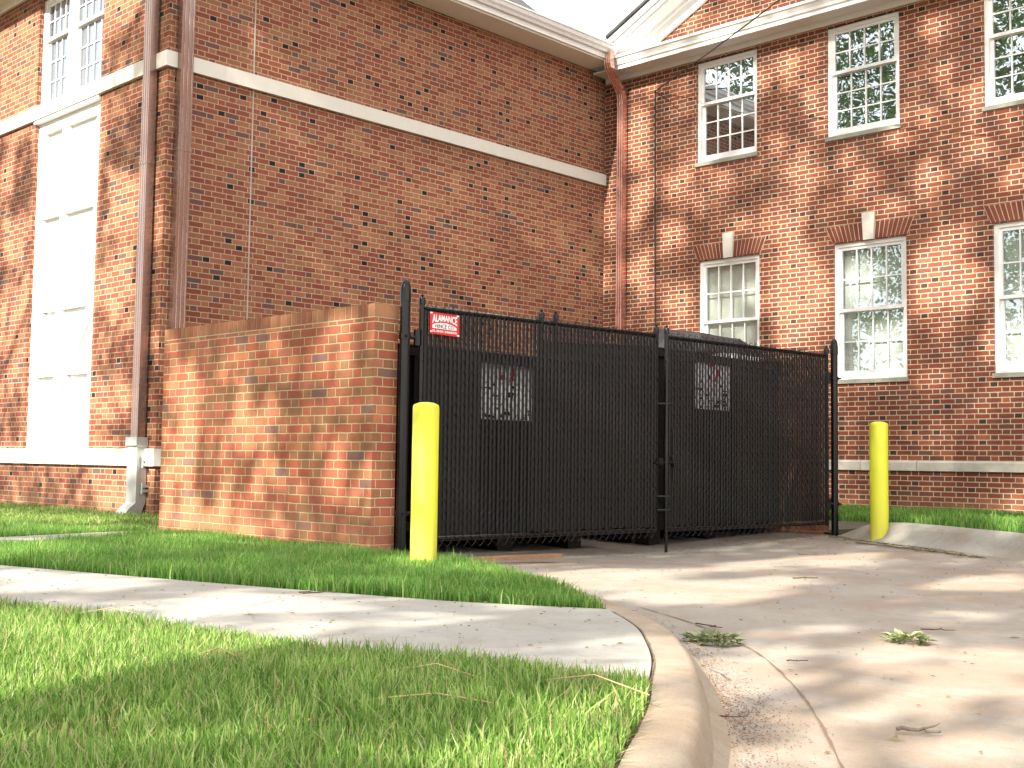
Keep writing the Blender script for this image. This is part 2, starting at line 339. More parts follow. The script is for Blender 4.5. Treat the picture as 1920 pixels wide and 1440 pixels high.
# right lawn bed
V = []; F = []
rl = [(-6.7, 11.58), (-6.35, 11.40), (-6.15, 11.36)] + [tuple(p) for p in rbp[1:24]]
for i, (x, y) in enumerate(rl):
    h = .012 + .145 * min(1, max(0, i-2) / 10)
    for k in range(5):
        t = k / 4; V.append((x * (1-t) + t * (x + .35 * (15.4 - y)), y * (1-t) + 15.4 * t, h * (1-t) + .085 * t))
F = [(i*5+k, i*5+k+1, (i+1)*5+k+1, (i+1)*5+k) for i in range(len(rl)-1) for k in range(4)]
o = MB().add(V, F).build("lawn_bed", M_soil); tag(o, kind='structure')
# sidewalk and narrow walk
SWF = [(-60, -3.1), (-12, .75), (-7, 1.53), (-4.73, 1.94), (-3.94, 2.07), (-3.34, 2.17), (-2.84, 2.28), (-2.36, 2.38), (-1.90, 2.50)]
SWB = [(-60, -1.2), (-12, 1.25), (-8, 2.22), (-6.19, 2.72), (-5.32, 3.02), (-4.54, 3.30), (-3.84, 3.60), (-3.50, 3.84), (-3.28, 4.03)]
KS = [p for p in kb if 2.50 <= p[1] <= 4.02]
poly_f = SWF; poly_b = SWB
mb = MB(); V = []; F = []
def lerp2(P, t):
    t = t * (len(P) - 1); i = min(int(t), len(P) - 2); f = t - i; return (P[i][0]*(1-f)+P[i+1][0]*f, P[i][1]*(1-f)+P[i+1][1]*f)
NW = 48
for i in range(NW + 1):
    a = lerp2(SWF, i/NW); b = lerp2(SWB, i/NW)
    for k in range(7):
        t = k / 6; x, y = a[0]*(1-t)+b[0]*t, a[1]*(1-t)+b[1]*t; V.append((x, y, zg(y) + .006))
F = [(i*7+k, (i+1)*7+k, (i+1)*7+k+1, i*7+k+1) for i in range(NW) for k in range(6)]
k0 = len(V); end = (SWF[-1], SWB[-1]); V2 = []
ks = sorted(KS, key=lambda p: p[1]); m_ = len(ks)
for p in ks:
    t = (p[1] - end[0][1]) / (end[1][1] - end[0][1]); t = min(max(t, 0), 1)
    V2 += [(end[0][0]*(1-t)+end[1][0]*t - .01, end[0][1]*(1-t)+end[1][1]*t, zg(end[0][1]*(1-t)+end[1][1]*t) + .006), (p[0] - .012, p[1], zg(p[1]) + .0055)]
mb.add(V, F); mb.add(V2, [(2*i, 2*i+1, 2*i+3, 2*i+2) for i in range(m_-1)])
o = mb.build("sidewalk", M_walk, smooth=True); tag(o, kind='structure')
V = [(-60, -6, .15), (-60, -5.2, .15)]
o = MB().add([(-7.95, 3.40, zg(3.40)+.02), (-8.75, 3.68, zg(3.66)+.02), (-9.86, 5.25, .05), (-9.72, 5.56, .05), (-9.52, 5.45, .05)] , [(0, 1, 2, 3, 4)])
o.add([(-8.06, 3.43, zg(3.43)+.01), (-8.64, 3.66, zg(3.66)+.01), (-8.1, 2.5, .13), (-7.5, 2.4, .138)], [(0, 1, 2, 3)])
o = o.build("footpath", M_walk); tag(o, kind='structure')
# joints scored / packed with dirt
def ribbon(name, pts, wd, zf, mat=M_joint):
    P = smooth_path(pts, 8); V = []; n_ = len(P)
    for i, p in enumerate(P):
        a, b = P[max(i-1, 0)], P[min(i+1, n_-1)]; t = (b - a) / (np.linalg.norm(b - a) + 1e-9); w2 = wd * (.35 + 1.1 * random.random()) / 2; p = p + np.array([random.gauss(0, wd*.18), random.gauss(0, wd*.18)])
        V += [(p[0]-t[1]*w2, p[1]+t[0]*w2, zf(*p)), (p[0]+t[1]*w2, p[1]-t[0]*w2, zf(*p))]
    o = MB().add(V, [(2*i, 2*i+1, 2*i+3, 2*i+2) for i in range(n_-1)]).build(name, mat); return tag(o, kind='structure')
zd = lambda x, y: dip(x, y) + .004
ribbon("pavement_joint", [(-.4, 1.1), (-.95, 1.9), (-1.41, 2.59), (-1.70, 3.0), (-1.96, 3.34), (-2.27, 3.70), (-2.58, 4.01), (-3.12, 4.42), (-3.64, 4.71)], .007, zd)
0 and ribbon("pavement_joint", [(-1.98, 2.74), (-1.80, 2.93), (-1.62, 3.02)], .006, zd)
ribbon("pavement_joint", [(-2.37, 3.32), (-2.29, 3.27), (-2.19, 3.18)], .008, lambda x, y: zg(3.2) + .006)
for (a, b) in (((-5.05, 1.98), (-5.7, 2.86)), ((-3.65, 2.22), (-4.42, 3.33))):
    ribbon("pavement_joint", [a, ((a[0]+b[0])/2, (a[1]+b[1])/2), b], .0035, lambda x, y: zg(y) + .0095)
ribbon("pavement_joint", [(p[0]-.003, p[1]) for p in kb if 2.5 <= p[1] <= 4.06][::3], .0045, lambda x, y: zg(y) + .0085)
ribbon("pavement_joint", [(-5.62, 10.62), (-5.25, 10.42), (-4.83, 10.14), (-4.35, 9.82), (-3.92, 9.5)], .05, zd)
for pts in ([(-6.05, 9.9), (-2, 7.0), (2.0, 4.0)],): ribbon("pavement_joint", pts, .003, zd)

# ================================================================== buildings
def wall_y(mb, y, d, x0, x1, z0, z1, ops, m=0):      # wall facing -y at y, thick d behind, openings (xa,xb,za,zb)
    X = sorted(set([x0, x1] + [v for o_ in ops for v in o_[:2]])); Z = sorted(set([z0, z1] + [v for o_ in ops for v in o_[2:]]))
    for i in range(len(X)-1):
        for j in range(len(Z)-1):
            cx, cz = (X[i]+X[i+1])/2, (Z[j]+Z[j+1])/2
            if any(a < cx < b and c_ < cz < e for a, b, c_, e in ops): continue
            mb.add([(X[i], y, Z[j]), (X[i+1], y, Z[j]), (X[i+1], y, Z[j+1]), (X[i], y, Z[j+1])], [(0, 1, 2, 3)], m)
            mb.add([(X[i], y+d, Z[j]), (X[i+1], y+d, Z[j]), (X[i+1], y+d, Z[j+1]), (X[i], y+d, Z[j+1])], [(3, 2, 1, 0)], m)
    for a, b, c_, e in ops:
        mb.add([(a, y, c_), (a, y, e), (a, y+d, e), (a, y+d, c_)], [(0, 1, 2, 3)], m); mb.add([(b, y, c_), (b, y, e), (b, y+d, e), (b, y+d, c_)], [(3, 2, 1, 0)], m)
        mb.add([(a, y, c_), (b, y, c_), (b, y+d, c_), (a, y+d, c_)], [(0, 1, 2, 3)], m); mb.add([(a, y, e), (b, y, e), (b, y+d, e), (a, y+d, e)], [(3, 2, 1, 0)], m)
XS, YL, YR = -12.636, 7.18, 15.287
# ---- new wing
wing = thing("brick_building", (-12.6, 7.2, 0), "new brick wing at the left with cream stone bands and a tall white panel", "building", None)
mb = MB(); wall_y(mb, YL, .35, -34, XS, -.2, 7.5, [(-16.14, -14.28, .806, 7.10)])
mb.add([(XS, YL, -.2), (XS, 26, -.2), (XS, 26, 7.5), (XS, YL, 7.5)], [(0, 1, 2, 3)]); mb.add([(XS-.35, YL+.35, -.2), (XS-.35, 26, -.2), (XS-.35, 26, 7.5), (XS-.35, YL+.35, 7.5)], [(3, 2, 1, 0)])
mb.add([(XS, 26, -.2), (-34, 26, -.2), (-34, 26, 7.5), (XS, 26, 7.5)], [(0, 1, 2, 3)]); mb.add([(-34, 26, -.2), (-34, YL, -.2), (-34, YL, 7.5), (-34, 26, 7.5)], [(0, 1, 2, 3)])
mb.build("brick_wall", M_new, wing)
def band(z0, z1, pr, name, skip=None):
    mb = MB(); segs = [(-34, XS)]
    mb.box((-34, YL - pr, z0), (XS + pr, YL + .002, z1))
    mb.box((XS + .001, YL + .002, z0), (XS + pr, YR, z1)); return mb.build(name, M_stone, wing)
band(5.330, 5.515, .05, "stone_band"); 
mb = MB(); mb.box((-34, YL - .05, .604), (XS + .045, YL + .002, .806)); mb.box((XS + .001, YL + .002, .604), (XS + .045, YR, .806)); mb.build("stone_band", M_stone, wing)
mb = MB(); mb.box((-16.14, YL - .03, 5.285), (-14.28, YL + .05, 5.328)); mb.build("panel_moulding", M_white, wing)
# eaves of the wing
mb = MB()
mb.prism([(XS, 6.7, 7.23), (XS + .04, 6.7, 7.23), (XS + .04, 6.7, 7.33), (XS, 6.7, 7.33)], (0, YR - .02 - 6.7, 0))
mb.box((XS + .04, 6.65, 7.29), (XS + .46, YR - .38, 7.33)); mb.box((XS + .46, 6.65, 7.245), (XS + .50, YR - .38, 7.42))
mb.box((-34, YL - .04, 7.17), (XS, YL, 7.30)); mb.box((-34, YL - .46, 7.29), (XS + .04, YL - .04, 7.33)); mb.box((-34, YL - .50, 7.245), (XS + .04, YL - .46, 7.42))
mb.build("eave", M_white, wing)
mb = MB(); mb.box((XS + .001, 6.75, 7.222), (XS + .458, YR - .39, 7.289)); mb.build("soffit", M_cream, wing)
mb = MB(); gx = XS + .50
prof = [(0, .0), (.045, .0), (.06, .035), (.085, .065), (.095, .12), (.11, .125), (.11, .15), (.0, .15)]
mb.loft([[(gx + a, y, 7.33 + b) for a, b in prof] for y in (6.62, YR - .40)]); mb.loft([[(x, YL - .50 - a, 7.33 + b) for a, b in prof] for x in (-34, XS + .3)]); mb.build("gutter", M_gutter, wing)
mb = MB(); e0 = 7.47
mb.add([(gx + .02, YL - .5, e0), (gx + .02, 26, e0), (-23, 26, e0 + .7), (-23, YL + 5, e0 + .7), (-34, YL - .5, e0), (-34, 26, e0)], [(0, 1, 2, 3), (0, 3, 4), (4, 3, 2, 5)])
mb.box((gx + .02, YL - .5, e0 + .001), (gx + .07, YR - .35, e0 + .018)); mb.build("roof", M_roof, wing)
mb = MB(); P = [(-18.6, 16.5, 11.95), (-14.1, 16.5, 8.1), (-14.1, 16.5, 7.6), (-18.6, 16.5, 7.6)]; mb.prism(P, (0, .3, 0)); g1 = mb.build("roof_gable", M_cream, wing)
mb = MB(); mb.prism([(-18.7, 16.3, 12.12), (-14.0, 16.3, 8.1), (-14.0, 16.3, 8.02), (-18.7, 16.3, 12.03)], (0, .6, 0)); mb.build("gable_edge", M_roof, wing)
# tall white panel with stiles, rails and crossed braces
yp = YL + .05; mb = MB(); mb.box((-16.14, yp + .075, .806), (-14.28, yp + .12, 5.33)); PX0, PX1 = -16.14, -14.28; xm = -15.36
def st(x0, z0, x1, z1, w_, yy=0.0): 
    d = Vector((x1-x0, 0, z1-z0)).normalized(); n_ = Vector((-d.z, 0, d.x)) * w_ / 2; a = Vector((x0, yp+yy, z0)); b = Vector((x1, yp+yy, z1))
    mb.prism([a-n_, b-n_, b+n_, a+n_], (0, .075 - yy, 0))
st(PX0+.09, .806, PX0+.09, 5.33, .18); st(PX1-.09, .806, PX1-.09, 5.33, .18, .0008); st(xm, .95, xm, 5.16, .13, .0016)
for z in (.89, 2.73, 4.02, 5.22): st(PX0+.18, z, PX1-.18, z, .16, .0024)
st(PX0+.18, 1.83, PX1-.18, 1.83, .12, .0032); st(PX0+.2, .97, PX1-.2, 2.66, .10, .004); st(PX0+.2, 2.66, PX1-.2, .97, .10, .0048)
mb.build("white_panel", M_white, wing)
# double window above
wn_ = MB(); yw = YL + .06
wn_.box((PX0, yw, 5.515), (PX0+.07, yw+.12, 7.05)); wn_.box((PX1-.07, yw, 5.515), (PX1, yw+.12, 7.05)); wn_.box((-15.33, yw-.02, 5.515), (-15.19, yw+.12, 7.05)); wn_.box((PX0+.07, yw, 5.515), (-15.33, yw+.12, 5.56)); wn_.box((-15.19, yw, 5.515), (PX1-.07, yw+.12, 5.56)); wn_.box((PX0+.07, yw, 6.99), (-15.33, yw+.12, 7.05)); wn_.box((-15.19, yw, 6.99), (PX1-.07, yw+.12, 7.05))
win = wn_.build("window", M_white, wing)
def sash(parent, x0, x1, z0, z1, y, cols, rows, gm, fr=.045, mu=.018, bot=None):
    mb = MB(); bt = bot or fr
    mb.box((x0, y, z0), (x0+fr, y+.035, z1)); mb.box((x1-fr, y, z0), (x1, y+.035, z1)); mb.box((x0+fr, y, z1-fr), (x1-fr, y+.035, z1)); mb.box((x0+fr, y, z0), (x1-fr, y+.035, z0+bt))
    for i in range(1, cols): x = x0+fr+(x1-x0-2*fr)*i/cols; mb.box((x-mu/2, y+.004, z0+bt), (x+mu/2, y+.018, z1-fr))
    for j in range(1, rows): z = z0+bt+(z1-fr-z0-bt)*j/rows; mb.box((x0+fr, y+.006, z-mu/2), (x1-fr, y+.0165, z+mu/2))
    mb.build("sash", M_white, parent)
    mb = MB(); mb.box((x0+fr*.8, y+.019, z0+fr*.8), (x1-fr*.8, y+.023, z1-fr*.8)); mb.build("pane", gm, parent)
for a, b in ((PX0+.07, -15.33), (-15.19, PX1-.07)):
    sash(win, a, b, 6.46, 6.99, yw+.02, 4, 2, M_glass_l); sash(win, a, b, 5.56, 6.495, yw+.062, 4, 3, M_glass_l)
# sealant joint on the side wall
MB().box((XS, 8.365, -.1), (XS+.004, 8.383, 5.33)).box((XS, 8.365, 5.515), (XS+.004, 8.383, 7.22)).build("sealant_joint", M_sealant, wing)
# ---- old building
old = thing("brick_building", (-8, 15.3, 0), "older brick building at the right with keystoned sash windows and a white pediment", "building", None)
LW = [(-10.715, -9.63), (-8.41, -7.325), (-6.15, -5.065), (-3.9, -2.815)]; UW = [(-10.765, -9.675), (-8.505, -7.405), (-6.24, -5.14), (-3.98, -2.88)]
ops = [(a, b, 1.925, 3.855) for a, b in LW] + [(a, b, 5.405, 7.0) for a, b in UW]
mb = MB(); wall_y(mb, YR, .35, XS + .001, 9, -.2, 7.0, ops)
mb.box((XS+.001, YR, 7.0), (9, YR+.35, 7.3))
mb.add([(9, YR, -.2), (9, 26, -.2), (9, 26, 7.3), (9, YR, 7.3)], [(0, 1, 2, 3)])
mb.prism([(XS+.2, YR, 7.3), (9.2, YR, 7.3), (-1.7, YR, 12.7)], (0, .35, 0)); mb.build("brick_wall", M_old, old)
# stone water table of jointed blocks
mb = MB(); xb = XS + .01; jo = [-11.4, -9.6, -8.0, -7.19, -5.75, -4.3, -2.9, -1.4, 0, 2, 4, 6, 9]; prv = xb
for x in jo: mb.prism([(prv+.004, YR-.04, .665), (x-.004, YR-.04, .665), (x-.004, YR-.04, .775), (prv+.004, YR-.04, .775)], (0, .045, 0)); mb.add([(prv+.004, YR-.04, .775), (x-.004, YR-.04, .775), (x-.004, YR, .797), (prv+.004, YR, .797)], [(0, 1, 2, 3)]); prv = x
mb.build("stone_band", M_stone_old, old)
# cornice, raking cornice, roof
mb = MB()
mb.box((XS+.045, YR-.035, 7.045), (9.3, YR, 7.13)); mb.box((XS+.045, YR-.36, 7.13), (9.3, YR, 7.16))
cp = [(.36, 7.10), (.375, 7.10), (.375, 7.155), (.40, 7.17), (.41, 7.21), (.44, 7.26), (.46, 7.27), (.46, 7.31), (.36, 7.31)]
mb.loft([[(x, YR - a, b) for a, b in cp] for x in (XS+.36, 9.3)]); mb.build("cornice", M_white, old)
MB().prism([(XS+.36, YR-.46, 7.312), (XS+.36, YR-.002, 7.40), (XS+.36, YR-.002, 7.312)], (21.5, 0, 0)).build("cornice_flashing", M_gutter, old)
mb = MB(); sl_ = .49; L_ = 10.6
def rake(y0, y1, off0, off1, x0=-12.22, z0=7.62):      # offsets perpendicular-ish (vertical) below outer line
    x1 = x0 + L_; z1 = z0 + sl_ * L_
    return [(x0, y0, z0-off1), (x1, y0, z1-off1), (x1, y0, z1-off0), (x0, y0, z0-off0)], (0, y1-y0, 0)
mb.prism(*rake(YR-.46, YR-.40, .0, .10)); mb.prism(*rake(YR-.41, YR-.35, .08, .19)); mb.prism(*rake(YR-.37, YR, .18, .205)); mb.prism(*rake(YR-.06, YR-.001, .2, .46)); mb.prism(*rake(YR-.10, YR-.055, .2, .27))
mb.build("raking_cornice", M_white, old)
mb = MB(); mb.prism(*rake(YR-.50, 26, -.05, -.003)); a_ = MB()
mb.add([(-1.62, YR-.5, 12.81), (9.2, YR-.5, 7.5), (9.2, 26, 7.5), (-1.62, 26, 12.81)], [(0, 1, 2, 3)]); mb.build("roof", M_roof, old)
def window(x0, x1, z0, z1, rt, rb, split, gm, blind=None):
    y = YR + .035; mb = MB(); f = .055
    mb.box((x0, y, z0), (x0+f, y+.14, z1)); mb.box((x1-f, y, z0), (x1, y+.14, z1)); mb.box((x0+f, y, z1-f), (x1-f, y+.14, z1)); mb.box((x0+f, y, z0), (x1-f, y+.14, z0+.04))
    wo = mb.build("window", M_white, old)
    sash(wo, x0+f, x1-f, split-.02, z1-f, y+.02, 4, rt, gm); sash(wo, x0+f, x1-f, z0+.04, split+.015, y+.06, 4, rb, gm, bot=.085)
    MB().box((x0-.02, YR-.03, z0-.06), (x1+.02, YR+.16, z0-.002)).build("sill", M_sill, wo)
    if blind: MB().box((x0+f, y+.125, z0+.04), (x1-f, y+.13, z1-f)).build("blind", blind, wo)
    return wo
for i, (a, b) in enumerate(UW): window(a, b, 5.405, 7.0, 2, 3, 6.34, M_glass_d)
for i, (a, b) in enumerate(LW):
    window(a, b, 1.925, 3.855, 2, 2, 2.90, M_glass_c if i == 0 else M_glass_b, M_curt if i == 0 else M_blind)
    cx = (a + b) / 2; z0, z1 = 3.870, 4.105
    mb = MB(); mb.prism([(cx-.075, YR-.035, z0-.012), (cx+.075, YR-.035, z0-.012), (cx+.095, YR-.035, z1+.13), (cx-.095, YR-.035, z1+.13)], (0, .05, 0)); mb.build("keystone", M_stone, old)
    hw = (b-a)/2 + .02; N = 8
    for s_ in (-1, 1):
        mb = MB(); mm = MB()
        mm.prism([(cx+s_*.078, YR-.004, z0), (cx+s_*hw, YR-.004, z0), (cx+s_*(hw+.10), YR-.004, z1), (cx+s_*.096, YR-.004, z1)], (0, .012, 0))
        for k in range(N):
            f0, f1 = (k+.10)/N, (k+.90)/N; B0, B1 = .082, hw-.003; T0, T1 = .099, hw+.095
            mb.prism([(cx+s_*(B0+(B1-B0)*f0), YR-.009, z0+.002), (cx+s_*(B0+(B1-B0)*f1), YR-.009, z0+.002), (cx+s_*(T0+(T1-T0)*f1), YR-.009, z1-.003), (cx+s_*(T0+(T1-T0)*f0), YR-.009, z1-.003)], (0, .012, 0))
        ar = mb.build("brick_arch", M_arch, old); mm.build("mortar_bed", M_mortar_pale, ar)

# ---- downspouts
def ds_profile(w_, d, flutes=3):                       # local (along wall, out of wall)
    P = [(-w_/2, 0), (-w_/2, d)]
    for k in range(flutes):
        x = -w_/2 + w_*(k+.5)/flutes; g = w_*.07; P += [(x-g, d), (x-g*.4, d-.009), (x+g*.4, d-.009), (x+g, d)]
    P += [(w_/2, d), (w_/2, 0)]
    return P
def downspout(name, path, w_, d, face, mat, label, joints, boot=None):
    # path: points (x,y,z) of the wall-side centre; face: 'y' (out = -y) or 'x' (out = +x)
    t = thing(name, path[-1], label, "downspout")
    def ring(p, sc=1.0):
        out = []
        for a, b in ds_profile(w_*sc, d*sc):
            b -= d*(sc-1)/2; out.append((p[0]+a, p[1]-b, p[2]) if face == 'y' else (p[0]+b, p[1]+a, p[2]))
        return out
    mb = MB(); mb.loft([ring(p) for p in path]); mb.build("pipe", mat, t, smooth=False)
    for z in joints:
        q_ = [p for p in path if p[2] <= z + 3][-1]; pb = path[-1]
        mb = MB(); mb.loft([ring((pb[0], pb[1], z+.02), 1.10), ring((pb[0], pb[1], z-.02), 1.10)]); mb.build("coupling", mat, t)
    return t
t1 = downspout("downspout", [(-12.905, YL-.03, 7.34), (-12.905, YL-.03, .88)], .155, .10, 'y', M_cop2, "aged copper downspout beside the white panel, running into a grey cast iron boot", [4.2, 1.55])
mb = MB()
def br(z, w_, d, dy=0, dx=0): return [(-12.905-w_/2+dx, YL-.012, z), (-12.905-w_/2+dx, YL-.012-d+dy+.03, z), (-12.905-w_/2+.03+dx, YL-.012-d+dy, z), (-12.905+w_/2-.03+dx, YL-.012-d+dy, z), (-12.905+w_/2+dx, YL-.012-d+dy+.03, z), (-12.905+w_/2+dx, YL-.012, z)]
mb.loft([br(.94, .235, .175), br(.84, .235, .175), br(.82, .205, .155), br(.18, .205, .155)])
def brl(y0, y1, z0a, z1a): return [(-12.905-.1025, y0, z0a), (-12.905-.1025, y1+.03, z1a), (-12.905-.0725, y1, z1a), (-12.905+.0725, y1, z1a), (-12.905+.1025, y1+.03, z1a), (-12.905+.1025, y0, z0a)]
mb.loft([br(.18, .205, .155), brl(YL-.06, YL-.24, .06, .12), brl(YL-.12, YL-.33, -.02, .02)]); bt = mb.build("boot", M_boot, t1)
mb = MB()
for z in (.30, .60): mb = MB(); mb.box((-12.80, YL-.075, z), (-12.755, YL-.0, z+.03)); mb.box((-12.80, YL-.075, z+.055), (-12.755, YL-.0, z+.085)); mb.tube([(-12.772, YL-.08, z-.02), (-12.772, YL-.08, z+.11)], .012); mb.build("hinge_lug", M_boot, bt)
mb = MB()
for k in range(26):
    if k % 7 == 5: continue
    mb.box((-12.8027, YL-.115, .28 + k*.017), (-12.800, YL-.098, .289 + k*.017))
mb.build("raised_marks", M_boot, bt)
downspout("downspout", [(XS+.03, 7.36, 7.34), (XS+.03, 7.36, .05)], .165, .10, 'x', M_cop2, "aged copper downspout on the shaded side wall, just right of the wing's corner", [4.35])
downspout("downspout", [(-12.10, YR-.50, 7.36), (-12.10, YR-.50, 7.16), (-12.11, YR-.47, 7.09), (-12.19, YR-.12, 6.86), (-12.20, YR-.05, 6.77), (-12.20, YR-.03, 6.68), (-12.20, YR-.03, .05)], .135, .10, 'y', M_cop, "bright copper downspout with an offset elbow in the inside corner under the gutter", [6.62, 3.2])

# ---- cable on the old wall
t = thing("overhead_cable", (-11.55, YR, 2), "thin black service cable slanting down to the old brick wall and running down it", "cable")
pts = [(-11.575 + k/20*7.6, YR - .02 - k/20*3.95, 6.72 + k/20*.49 - .10*math.sin(math.pi*k/20)) for k in range(21)]
mb = MB(); mb.tube(pts, .010, 6); mb.build("span_cable", M_wiremat, t)
mb = MB(); mb.tube([(-11.575, YR-.014, 6.74), (-11.572, YR-.012, 6.2), (-11.56, YR-.012, 5), (-11.545, YR-.012, 3.4), (-11.51, YR-.012, .3)], .011, 6); mb.tube([(-11.575, YR-.014, 6.72), (-11.3, YR-.012, 6.52), (-11.08, YR-.012, 6.3)], .006, 5); mb.build("wall_cable", M_wiremat, t)

# ================================================================== enclosure
sw = thing("brick_screen_wall", (-9.7, 5.6, 0), "low brick screen wall with rowlock cap left of the black gate", "wall")
X0, X1, Y0, TH, HT = -9.705, -6.758, 5.571, .223, 1.748
mb = MB(); mb.box((X0, Y0, -.15), (X1, Y0+TH, HT)); mb.box((X0, Y0+TH, -.15), (X0+TH, 11.55, HT)); mb.box((X0+TH, 11.33, -.15), (-6.42, 11.55, HT)); mb.build("brick_wall", M_scr, sw)
mb = MB(); mm = MB(); n = int((X1-X0)/.0677); pw = (X1-X0)/n
for k in range(n): mb.box((X0+k*pw+.005, Y0-.004, HT+.010), (X0+(k+1)*pw-.005 if k < n-1 else X1+.004, Y0+TH+.004, HT+.102))
for k in range(int(5.7/.0677)): mb.box((X0-.004, Y0+TH+k*.0677+.012, HT+.010), (X0+TH+.004, Y0+TH+k*.0677+.070, HT+.102))
for k in range(int(3.0/.0677)): mb.box((X0+TH+k*.0677+.012, 11.326, HT+.010), (X0+TH+k*.0677+.070, 11.554, HT+.102))
mm.box((X0, Y0, HT+.0005), (X1, Y0+TH, HT+.098)); mm.box((X0, Y0+TH+.0005, HT+.0005), (X0+TH, 11.55, HT+.098)); mm.box((X0+TH+.0005, 11.33, HT+.0005), (-6.6, 11.55, HT+.098))
cp_ = mb.build("brick_cap", M_cap, sw); mm.build("mortar_bed", M_mortar, cp_)

# ---- gate
GP0 = Vector((-6.686, 5.80, 0)); GP1 = Vector((-6.222, 11.31, 0)); GD = (GP1 - GP0).normalized(); GN = Vector((GD.y, -GD.x, 0))   # GN points at the driveway
def G(s, z, o=0.0): p = GP0 + GD * s + GN * o; return (p.x, p.y, z)
def post(P, h, r, label):
    t = thing("gate_post", (P.x, P.y, 0), label, "post", "gate posts")
    MB().lathe((P.x, P.y, -.1), [(r, 0), (r, h-.02+.0)], 20).build("pole", M_black, t, smooth=True)
    MB().lathe((P.x, P.y, 0), [(r+.004, h-.17), (r+.004, h-.085), (r*1.0, h-.06), (r*.86, h-.036), (r*.62, h-.017), (r*.32, h-.004), (.003, h)], 20).build("cap", M_black, t, smooth=True)
    return t
post(GP0, 2.05, .038, "tall black gate post with domed cap beside the brick screen wall")
post(GP1, 2.04, .036, "tall black gate post with domed cap at the far right end of the gate")
PITCH = .0406
def leaf(s0, s1, mids, name_label, hinge_s, hinge_dir, zt=1.865, zb=.115, ztr=None):
    base = G((s0+s1)/2, 0); t = thing("chain_link_gate", base, name_label, "gate", "gate leaves of the dumpster enclosure")
    ztr = ztr or zt
    fr = MB(); r = .021
    def zz(s): return (s - s0) / (s1 - s0)
    bot = lambda s: zb
    for s in [s0, s1] + mids: fr.tube([G(s, bot(s)), G(s, zt+.015)], r, 10)
    fr.tube([G(s0, zt-.02), G(s1, zt-.02)], r, 10); fr.tube([G(s0, zb+.01), G(s1, zb+.01)], r, 10)
    f = fr.build("frame", M_black, t, smooth=True)
    for s in [s0, s1] + mids:
        MB().lathe(G(s, 0), [(.026, zt+.01), (.026, zt+.045), (.022, zt+.06), (.010, zt+.068), (.013, zt+.078), (.004, zt+.09)], 12).build("cap", M_black, f, smooth=True)
    # vertical privacy slats threaded through the mesh
    sl = MB(); n = int(round((s1 - s0) / PITCH)); OF = .030
    for k in range(n):
        s = s0 + (k+.5)*PITCH; sp = G(s, 1); nar = any(a_ < s < b_ for a_, b_ in ((.72, 1.27), (3.24, 3.88))); hw = .0140 if nar else .0178; tp = zt - .035 - random.random()*.006; bo = zb + .035 + random.random()*.01; o = OF + random.uniform(-.001, .001)
        ring = lambda z, dx=0: [G(s-hw+dx, z, o-.001), G(s-hw*.6+dx, z, o+.0025), G(s+dx, z, o+.004), G(s+hw*.6+dx, z, o+.0025), G(s+hw+dx, z, o-.001), G(s+dx, z, o-.0005)]
        sl.loft([ring(bo), ring((bo+tp)*.33, random.uniform(-.001, .001)), ring((bo+tp)*.66, random.uniform(-.0012, .0012)), ring(tp)])
    sl.build("privacy_slats", M_slat, t, smooth=True)
    # chain link mesh, one mesh of woven wires
    V = []; F = []; A = .0013 * 1.15; zs0 = zb - .055; m_ = int((zt + .035 - zs0) / PITCH)
    for k in range(n):
        pts = []
        for j in range(m_ + 1):
            s = s0 + (k + (j % 2 if k % 2 == 0 else (j+1) % 2)) * PITCH + .0; z = zs0 + j*PITCH
            pts.append((s, z, .0075 if j % 2 else -.0075))
        # corners linked: front run then back run
        for j in range(m_):
            (sa, za, oa), (sb, zb_, ob) = pts[j], pts[j+1]; oo = .0082 if (j % 2 == 0) else -.0082; kk = len(V)
            a = [(sa, za, oo*.35), ((sa*.7+sb*.3), za*.7+zb_*.3, oo), ((sa*.3+sb*.7), za*.3+zb_*.7, oo), (sb, zb_, oo*.35)]
            for (s, z, o) in a: V += [G(s, z+.0024, OF+o), G(s, z-.0012, OF+o+.0021), G(s, z-.0012, OF+o-.0021)]
            for i in range(3):
                for c_ in range(3): F.append((kk+3*i+c_, kk+3*i+(c_+1) % 3, kk+3*i+3+(c_+1) % 3, kk+3*i+3+c_))
        s = s0 + (k+.5)*PITCH; kk = len(V)
        if k % 2 == 0:
            for dx in (0, .012): 
                kk = len(V); V += [G(s+dx-.002, zt-.01, OF+.003), G(s+dx+.002, zt-.01, OF+.003), G(s+dx+.001, zt+.03+.012*random.random(), OF), G(s+dx, zt-.01, OF-.003)]
                F += [(kk, kk+1, kk+2, kk+2), (kk+1, kk+3, kk+2, kk+2)]
    F = [tuple(dict.fromkeys(f_)) for f_ in F]
    mb = MB(); mb.v = V; mb.f = [list(f_) for f_ in F]; mb.m = [0]*len(F); mb.build("chain_link_mesh", M_wire, t)
    for z in (1.62, .32):       # hinges
        hp = G(hinge_s, z, 0); h = MB()
        h.lathe(hp, [(.045, -.02), (.045, .02)], 16); h.tube([hp, G(hinge_s + hinge_dir*.10, z, .0)], .016, 8); h.tube([G(hinge_s+hinge_dir*.115, z-.06), G(hinge_s+hinge_dir*.115, z+.06)], .028, 10); h.tube([G(hinge_s-hinge_dir*.02, z, .04), G(hinge_s-hinge_dir*.02, z, .065)], .010, 6)
        h.build("hinge", M_black, t, smooth=True)
    for j, z in enumerate((.35, .62, .9, 1.18, 1.45)):
        for s in (s0, s1): MB().lathe(G(s, z), [(.0245, -.010), (.0245, .010)], 12).tube([G(s, z, .02), G(s, z, .038)], .006, 6).build("tension_band", M_black, t, smooth=True)
    return t
